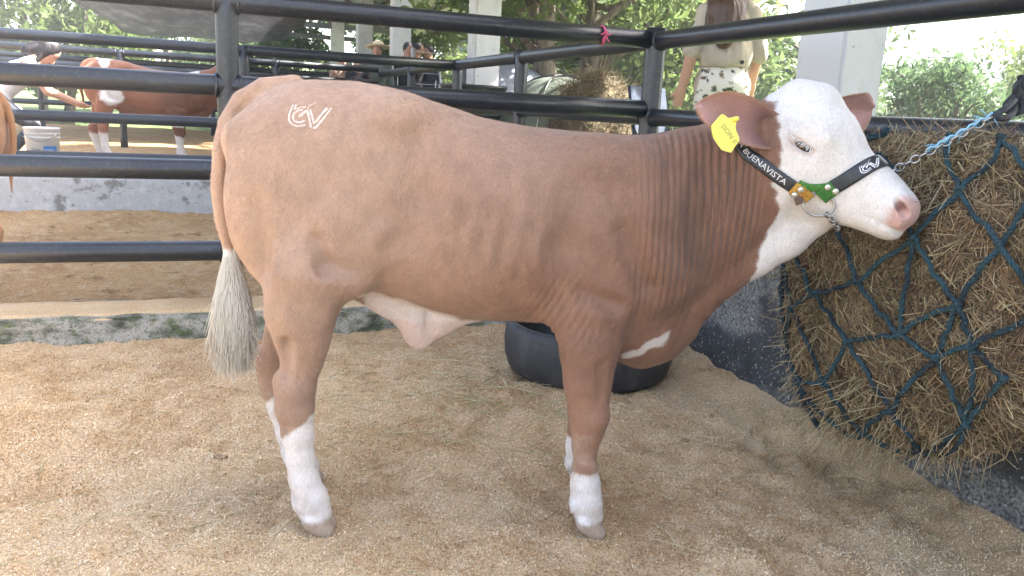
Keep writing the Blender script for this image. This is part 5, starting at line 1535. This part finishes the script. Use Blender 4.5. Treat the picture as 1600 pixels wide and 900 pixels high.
p_, J_, H_ = person('person', 'man in a grey green shirt and pale straw hat in front of a pillar', standing(0.05), 1.08, plain((0.13, 0.16, 0.14), (0.06, 0.06, 0.065)), 0.018, (2.60, 13.9, 0.42), R(160), short)
hat = lathe([(0.0, 0.125), (0.05, 0.128), (0.085, 0.10), (0.098, 0.02), (0.11, 0.004), (0.17, 0.012), (0.205, 0.035), (0.205, 0.040), (0.168, 0.018), (0.105, 0.0), (0.092, 0.0)], 32, 0.02, 5)
ho = hat.build('straw_hat', mat('straw_hat', (0.62, 0.52, 0.36), 0.8, noise=[(60, 0.7, 0.4, 0.7, 3)], bump=(140, 0.5, 0.003)), None, smooth=True)
ho.location = (2.60, 13.88, 0.42 + 1.66); ho.rotation_euler = (R(-6), R(4), 0.4)
tag(ho, 'pale straw hat with a turned up brim on the man by the pillar', 'hat')
for k, (x_, y_, rz_, top, lab, sc2) in enumerate(((2.22, 13.6, 170, (0.025, 0.022, 0.025), 'shorter person in black with white collar, left of the straw hat', 0.86), (2.02, 14.0, 200, (0.30, 0.20, 0.14), 'brown haired person farthest left under the shed', 0.88))):
    p_, J_, H_ = person('person', lab, standing(), 0.95, plain(top, (0.05, 0.05, 0.06)), 0.018, (x_, y_, 0.40), R(rz_), dict(col=(0.05, 0.03, 0.02)) if k else short)
    p_.scale = (sc2,) * 3
# the woman in the beige jacket, back half turned, walking past behind the right fence
jw = standing(0.02)
jw.update(sl=(-0.155, 0.01, 1.42), sr=(0.155, 0.01, 1.42), el=(-0.235, -0.05, 1.16), wl=(-0.275, 0.02, 0.905), er=(0.225, 0.02, 1.16), wr=(0.24, 0.16, 0.98), look=(0.5, 1.0, 1.5), kl=(-0.10, 0.06, 0.50), al=(-0.10, -0.02, 0.08), hl=(-0.10, 0, 0.93), hr=(0.10, 0, 0.93))
def woman_r(V, J, H):
    c = paint(V, (0.46, 0.405, 0.325))
    z = V[:, 2]
    pants = smoothstep(1.085, 1.075, z) * (np.abs(V[:, 0]) < 0.215 + 0.0 * z)
    far_arm = np.linalg.norm((V - (J['el'] + J['wl']) / 2) * [1, 1, 0.45], axis=1) < 0.10
    far_arm |= np.linalg.norm((V - (J['er'] + J['wr']) / 2) * [1, 0.6, 0.5], axis=1) < 0.09
    pants = pants * (~far_arm)
    pc = paint(V, (0.74, 0.70, 0.64))
    # printed leaves and small figures: dark green fronds, brown blots
    f1 = vnoise(V * [1, 1, 1.6], 26, 201); f2 = vnoise(V, 36, 205)
    fr = np.abs(np.sin((V[:, 0] * 1.0 + V[:, 2] * 0.8) * 260)) > 0.30
    pc = lerp(pc, paint(V, (0.045, 0.065, 0.035)), smoothstep(0.66, 0.70, f1) * fr)
    pc = lerp(pc, paint(V, (0.20, 0.125, 0.06)), smoothstep(0.74, 0.78, f2))
    c = lerp(c, pc, pants)
    belt = smoothstep(0.022, 0.016, np.abs(z - 1.085)) * (np.abs(V[:, 0]) < 0.2) * (~far_arm)
    c = lerp(c, paint(V, (0.02, 0.02, 0.024)), belt)
    sk = np.zeros(len(V))
    for s in 'lr':
        a, b_ = J['e' + s], J['w' + s]
        t = ((V - a) @ (b_ - a)) / ((b_ - a) @ (b_ - a))
        dd = np.linalg.norm(V - a - np.clip(t, 0, 1.6)[:, None] * (b_ - a), axis=1)
        sk = np.maximum(sk, (dd < 0.085) * smoothstep(0.10, 0.14, t) * (np.abs(V[:, 0]) > 0.2))
    hd = H[0]
    sk = np.maximum(sk, (np.linalg.norm(V - hd, axis=1) < 0.15) * 1.0)
    return lerp(c, paint(V, SKIN * 1.08), np.clip(sk, 0, 1))
wr_, J_, H_ = person('person', 'woman in a beige jacket and leaf printed white trousers behind the fence', jw, 1.06, woman_r, 0.010, (3.36, 5.0, 0.50), R(-22),
                     dict(col=(0.085, 0.040, 0.024), locks=[((0, -0.06, 0.02), (0.0, -0.13, -0.20), 0.10, 0.10), ((0.0, -0.13, -0.20), (0.02, -0.17, -0.40), 0.10, 0.06), ((0.07, -0.06, -0.02), (0.10, -0.13, -0.36), 0.06, 0.035), ((-0.07, -0.06, -0.02), (-0.10, -0.13, -0.33), 0.06, 0.035)]))
M_jkt = mat('beige_jacket', (0.46, 0.405, 0.325), 0.85, noise=[(5, 0.85, 0.4, 0.7, 3)], bump=[(16, 0.6, 0.02), (300, 0.2, 0.001)])
jb = Body((-0.45, -0.35, 0.98), (0.45, 0.35, 1.56), 0.012)
jb.limb((0, -0.01, 1.14), (0, 0.01, 1.38), 0.168, 0.128, 0.04, 'add', ((1, 0, 0), 1.10))
for s in (-1, 1):
    jb.limb((s * 0.150, 0.01, 1.41), (s * 0.232, -0.045 if s < 0 else 0.015, 1.17), 0.066, 0.070, 0.015)
jb.limb((-0.11, 0.0, 1.475), (0.11, 0.0, 1.475), 0.055, 0.055, 0.015)        # collar
jb.limb((-0.02, -0.19, 1.05), (0.035, -0.16, 1.42), 0.006, 0.006, 0.02, 'sub')   # seam
jb.ell((0, 0, 1.0), (0.5, 0.5, 0.065), 0.012, None, 'sub')
JV, JQ = jb.mesh(3); JN = vnormals(JV, JQ)
JV = JV + JN * (0.034 * (fbm(JV * [1.6, 1, 0.6], 13, 3, 66) - 0.5))[:, None]
jk = link('jacket', np_mesh('jacket', JV, JQ), M_jkt, wr_, smooth=True)
for x_, z_ in ((0.085, 1.095),):
    bt_ = disc((x_, -0.168, z_), (0, -1, 0.05), 0.014, 0.005, 'button', mat('dark_button', (0.02, 0.02, 0.022), 0.4), wr_)
# the woman bending over at the far left
jb_ = dict(pel=(0, -0.10, 0.62), chest=(0, 0.10, 0.83), neck=(0, 0.26, 0.98), head=(0, 0.37, 1.06), look=(0.0, 0.80, 0.84), sl=(-0.165, 0.21, 0.93), sr=(0.165, 0.21, 0.93), el=(-0.19, 0.36, 0.70), er=(0.19, 0.36, 0.70),
           wl=(-0.13, 0.58, 0.60), wr=(0.13, 0.60, 0.60), hl=(-0.10, -0.08, 0.58), hr=(0.10, -0.08, 0.58), kl=(-0.12, 0.22, 0.36), kr=(0.12, 0.22, 0.36), al=(-0.12, -0.02, 0.07), ar=(0.12, -0.02, 0.07), toel=(-0.13, 0.14, 0.035), toer=(0.13, 0.14, 0.035))
def woman_l(V, J, H):
    c = paint(V, (0.66, 0.66, 0.68))
    t = (V - J['pel']) @ (J['chest'] - J['pel']) / np.linalg.norm(J['chest'] - J['pel']) ** 2
    c = lerp(c, paint(V, (0.035, 0.04, 0.05)), smoothstep(0.30, 0.24, t))
    sk = (np.linalg.norm(V - H[0], axis=1) < 0.15) * 1.0
    for s in 'lr':
        for a, b_ in ((J['s' + s], J['e' + s]), (J['e' + s], J['w' + s] + (J['w' + s] - J['e' + s]) * 0.6)):
            q = np.clip(((V - a) @ (b_ - a)) / ((b_ - a) @ (b_ - a)), 0, 1)
            sk = np.maximum(sk, (np.linalg.norm(V - a - q[:, None] * (b_ - a), axis=1) < 0.072) * 1.0)
        sk = np.maximum(sk, (np.linalg.norm(V - J['s' + s], axis=1) < 0.07) * 1.0)
    sk *= 1 - smoothstep(0.30, 0.24, t)
    return lerp(c, paint(V, SKIN * 1.12), np.clip(sk, 0, 1))
wl_, J_, H_ = person('person', 'woman with dark hair in white top and black jeans bending over at the left', jb_, 1.0, woman_l, 0.013, (-2.02, 9.9, 0.39), R(-80),
                     dict(col=(0.022, 0.017, 0.018), locks=[((0, -0.06, 0.03), (0.02, -0.10, -0.12), 0.07, 0.06), ((0.05, -0.02, 0), (0.08, 0.02, -0.14), 0.035, 0.02), ((-0.05, -0.02, 0), (-0.08, 0.02, -0.14), 0.035, 0.02)]))
wl_.scale = (1.08, 1.08, 1.08)

# ------------------------------------------------------------------ bucket, tents, hay heap, chair, barrel
bkt = empty('bucket', (-1.58, 9.15, 0.40)); tag(bkt, 'white plastic bucket with a blue label on the far floor at left', 'bucket')
M_bkt = mat('white_bucket', (0.74, 0.74, 0.73), 0.4, noise=[(12, (0.55, 0.54, 0.5), 0.6, 0.8, 4)])
lathe([(0.0, 0.0), (0.135, 0.0), (0.155, 0.38), (0.163, 0.385), (0.163, 0.40), (0.150, 0.40), (0.148, 0.37), (0.13, 0.02), (0.0, 0.02)], 40).build('pail', M_bkt, bkt, smooth=True)
for z_ in (0.30, 0.335):
    lathe([(0.152, z_), (0.158, z_ + 0.004), (0.158, z_ + 0.010), (0.152, z_ + 0.014)], 40).build('rib', M_bkt, bkt, smooth=True)
def label_patch(a0, a1, z0, z1, rfun, m, name, n=14):
    mb = MB(); vs = []
    for z_ in (z0, z1):
        for a in np.linspace(a0, a1, n):
            rr2 = rfun(z_) + 0.0015
            vs.append((rr2 * math.cos(a), rr2 * math.sin(a), z_))
    mb.add(vs, [(i, i + 1, n + i + 1, n + i) for i in range(n - 1)])
    return mb.build(name, m, bkt)
rf = lambda z_: 0.135 + 0.02 * z_ / 0.38
M_blue = mat('label_blue', (0.03, 0.17, 0.52), 0.45)
label_patch(R(-78), R(-28), 0.165, 0.225, rf, M_blue, 'blue_panel')
label_patch(R(-125), R(-80), 0.09, 0.135, rf, M_blue, 'blue_panel')
for zt, a0, txt, m_, sz in ((0.183, -74, 'Deksan', M_print, 0.028), (0.183, -122, 'Grape', mat('label_ink', (0.06, 0.07, 0.12), 0.6), 0.032)):
    tv, tf, _t = text_mesh(txt)
    mb = MB(); mb.add([((rf(zt) + 0.003) * math.cos(R(a0) + p[0] * sz / 0.145), (rf(zt) + 0.003) * math.sin(R(a0) + p[0] * sz / 0.145), zt + p[1] * sz) for p in tv], tf)
    mb.build('label_lettering', m_, bkt)
bl_ = MB(); bl_.tube([(0.163 * math.cos(a), 0.163 * math.sin(a), 0.37 - 0.10 * math.sin(a) ** 2 if math.sin(a) < 0 else 0.37) for a in np.linspace(math.pi, 2 * math.pi, 16)], 0.004, 6)
bl_.build('bail_handle', M_steel, bkt, smooth=True)

def dome_tent(loc, rx, ry, h, label, m, pole):
    root = empty('tent', loc); tag(root, label, 'tent')
    V, F = [], []
    nu, nv = 33, 17
    for i in range(nu):
        for j in range(nv):
            a = 2 * math.pi * i / (nu - 1); t = j / (nv - 1)
            k = (abs(math.cos(2 * a)) ** 0.5) * 0.10
            rr2 = math.cos(t * math.pi / 2) ** 0.75 * (1 + k * (1 - t))
            V.append((rx * rr2 * math.cos(a), ry * rr2 * math.sin(a), h * math.sin(t * math.pi / 2) ** 0.9 - 0.02 * abs(math.sin(2 * a)) * math.sin(math.pi * t)))
    F = [(i * nv + j, (i + 1) * nv + j, (i + 1) * nv + j + 1, i * nv + j + 1) for i in range(nu - 1) for j in range(nv - 1)]
    link('canopy', np_mesh('canopy', V, F), m, root, smooth=True)
    for a0 in (math.pi / 4, 3 * math.pi / 4):
        mb = MB()
        pts = []
        for t in np.linspace(0.02, math.pi - 0.02, 24):
            c = math.cos(t); q = abs(c) ** 0.75 * 1.03
            pts.append((rx * q * math.cos(a0) * (1 if c > 0 else -1), ry * q * math.sin(a0) * (1 if c > 0 else -1), h * math.sin(t) ** 0.9 + 0.02))
        mb.tube(pts, 0.012, 6); mb.build('pole', pole, root, smooth=True)
    return root
M_pole = mat('tent_pole', (0.03, 0.03, 0.03), 0.5)
dome_tent((3.98, 9.3, 0.5), 0.80, 0.9, 1.12, 'grey green dome tent left of the hay heap', mat('tent_green', (0.095, 0.115, 0.09), 0.65, noise=[(3, (0.14, 0.16, 0.135), 0.45, 0.7, 4)], bump=(7, 0.5, 0.03), trans=0.2), M_pole)
t2 = empty('tarpaulin_shelter', (3.9, 11.3, 0.5)); tag(t2, 'pale grey tarpaulin shelter with a blue tie behind the dome tent', 'shelter')
tv_ = []
for i in range(16):
    for j in range(12):
        u, v = i / 15, j / 11
        tv_.append((-0.55 + 1.15 * u + 0.05 * v, -0.6 + 1.2 * v, 0.30 + 1.10 * math.sin(math.pi * (0.18 + 0.64 * v)) + 0.03 * math.sin(9 * u + 5 * v) - 0.12 * u))
o = link('tarpaulin', np_mesh('tarpaulin', tv_, [(i * 12 + j, (i + 1) * 12 + j, (i + 1) * 12 + j + 1, i * 12 + j + 1) for i in range(15) for j in range(11)]), mat('grey_tarp', (0.22, 0.24, 0.30), 0.5, noise=[(4, (0.30, 0.32, 0.37), 0.45, 0.7, 4)], bump=(9, 0.6, 0.03)), t2, smooth=True)
so = o.modifiers.new('thickness', 'SOLIDIFY'); so.thickness = 0.004
for x_, y_ in ((-0.5, -0.55), (0.55, -0.55), (-0.5, 0.55), (0.55, 0.55)):
    mb = MB(); mb.tube([(x_, y_, 0), (x_, y_, 0.90)], 0.02, 8); mb.build('leg', M_pole, t2, smooth=True)
mb = MB()
for a in (0.2, 1.0, 1.9, 2.7):
    mb.tube([(0.42, -0.62, 0.90), (0.42 + 0.10 * math.cos(a), -0.66, 0.90 + 0.10 * math.sin(a))], [0.012, 0.025], 5)
mb.build('blue_tie', mat('blue_cloth', (0.05, 0.28, 0.50), 0.8), t2)

heap = empty('hay_heap', (3.36, 7.0, 0.5)); tag(heap, 'heap of loose hay behind the right fence beside the dome tent', 'hay')
TH, PH = np.meshgrid(np.linspace(0, 2 * math.pi, 60, endpoint=False), np.linspace(0, math.pi / 2, 20), indexing='ij')
HB = np.stack([0.50 * np.cos(TH) * np.cos(PH) ** 0.7, 0.50 * np.sin(TH) * np.cos(PH) ** 0.7, 0.96 * np.sin(PH) ** 0.85], -1).reshape(-1, 3)
HB *= (0.86 + 0.26 * fbm(HB, 5, 3, 301))[:, None]
link('hay_core', np_mesh('hay_heap_core', HB, [(i * 20 + j, ((i + 1) % 60) * 20 + j, ((i + 1) % 60) * 20 + j + 1, i * 20 + j + 1) for i in range(60) for j in range(19)]), mat('hay_dull', (0.13, 0.095, 0.05), 0.9, noise=[(60, (0.22, 0.17, 0.09), 0.45, 0.65, 4)], bump=(80, 1, 0.02)), heap, smooth=True)
n = 6000
i_ = r.integers(0, len(HB), n); Pn = HB[i_] * r.uniform(0.95, 1.06, n)[:, None]; D = r.normal(size=(n, 3)) + np.array([0, 0, -0.2]); D /= np.linalg.norm(D, axis=1)[:, None]
V, F, C = straw_mesh(Pn, D, r.uniform(0.05, 0.22, n), r.uniform(0.0016, 0.0028, n), r.normal(0, 0.10, n), r, STRAW[r.choice(6, n)] * 0.72)
o = link('loose_straw', np_mesh('heap_straw', V, F, C), M_straw, heap); o['kind'] = 'stuff'

ch = empty('camp_chair', (3.62, 6.0, 0.5), R(25)); tag(ch, 'dark blue folding camp chair behind the corner post', 'chair')
M_canvas = mat('navy_canvas', (0.035, 0.05, 0.085), 0.8, noise=[(20, 0.6, 0.4, 0.7, 3)], bump=(30, 0.4, 0.01))
mb = MB(); mb.box(-0.24, 0.24, -0.24, 0.22, 0.43, 0.46, 0.01); mb.build('seat', M_canvas, ch)
mb = MB(); mb.add([(-0.25, 0.20, 0.46), (0.25, 0.20, 0.46), (0.25, 0.31, 0.95), (-0.25, 0.31, 0.95), (-0.25, 0.23, 0.46), (0.25, 0.23, 0.46), (0.25, 0.34, 0.95), (-0.25, 0.34, 0.95)], [(0, 1, 2, 3), (4, 7, 6, 5), (0, 4, 5, 1), (3, 2, 6, 7), (0, 3, 7, 4), (1, 5, 6, 2)]); mb.build('backrest', M_canvas, ch)
for a, b_ in (((-0.25, -0.24, 0), (-0.25, 0.25, 0.62)), ((0.25, -0.24, 0), (0.25, 0.25, 0.62)), ((-0.25, 0.26, 0), (-0.25, -0.24, 0.64)), ((0.25, 0.26, 0), (0.25, -0.24, 0.64))):
    mb = MB(); mb.tube([a, b_], 0.012, 8); mb.build('leg', M_pole, ch, smooth=True)
for s in (-1, 1):
    mb = MB(); mb.box(s * 0.25 - 0.03, s * 0.25 + 0.03, -0.26, 0.26, 0.64, 0.66, 0.006); mb.build('armrest', M_canvas, ch)
bar = empty('barrel', (2.95, 9.55, 0.5)); tag(bar, 'black ribbed plastic tub beyond the far corner of the fence', 'tub')
prof = [(0.0, 0.0), (0.24, 0.0)]
for k in range(9):
    z_ = 0.05 + k * 0.095; prof += [(0.27 + 0.012 * k, z_), (0.283 + 0.012 * k, z_ + 0.03), (0.27 + 0.012 * k, z_ + 0.06)]
prof += [(0.395, 0.93), (0.41, 0.95), (0.395, 0.965), (0.36, 0.955), (0.34, 0.6), (0.0, 0.55)]
lathe(prof, 48).build('tub_wall', mat('black_plastic', (0.02, 0.022, 0.025), 0.35, noise=[(15, (0.05, 0.05, 0.05), 0.5, 0.75, 3)]), bar, smooth=True)
# wire fence in front of the trees
wf = empty('wire_fence', (2.9, 12.6, 0.5)); tag(wf, 'thin wire fence with pale posts between the tents and the trees', 'fence')
for k in range(7):
    mb = MB(); mb.tube([(k * 1.3, 0.12 * k, 0), (k * 1.3, 0.12 * k, 1.55)], 0.035, 8); mb.build('post', mat('post_grey', (0.42, 0.43, 0.42), 0.8) if k == 0 else bpy.data.materials['post_grey'], wf, smooth=True)
for k in range(9):
    mb = MB(); mb.tube([(t * 7.8, 0.72 * t, 0.25 + 0.155 * k + 0.01 * math.sin(t * 20 + k)) for t in np.linspace(0, 1, 14)], 0.004, 5); mb.build('wire', M_rivet, wf, smooth=True)
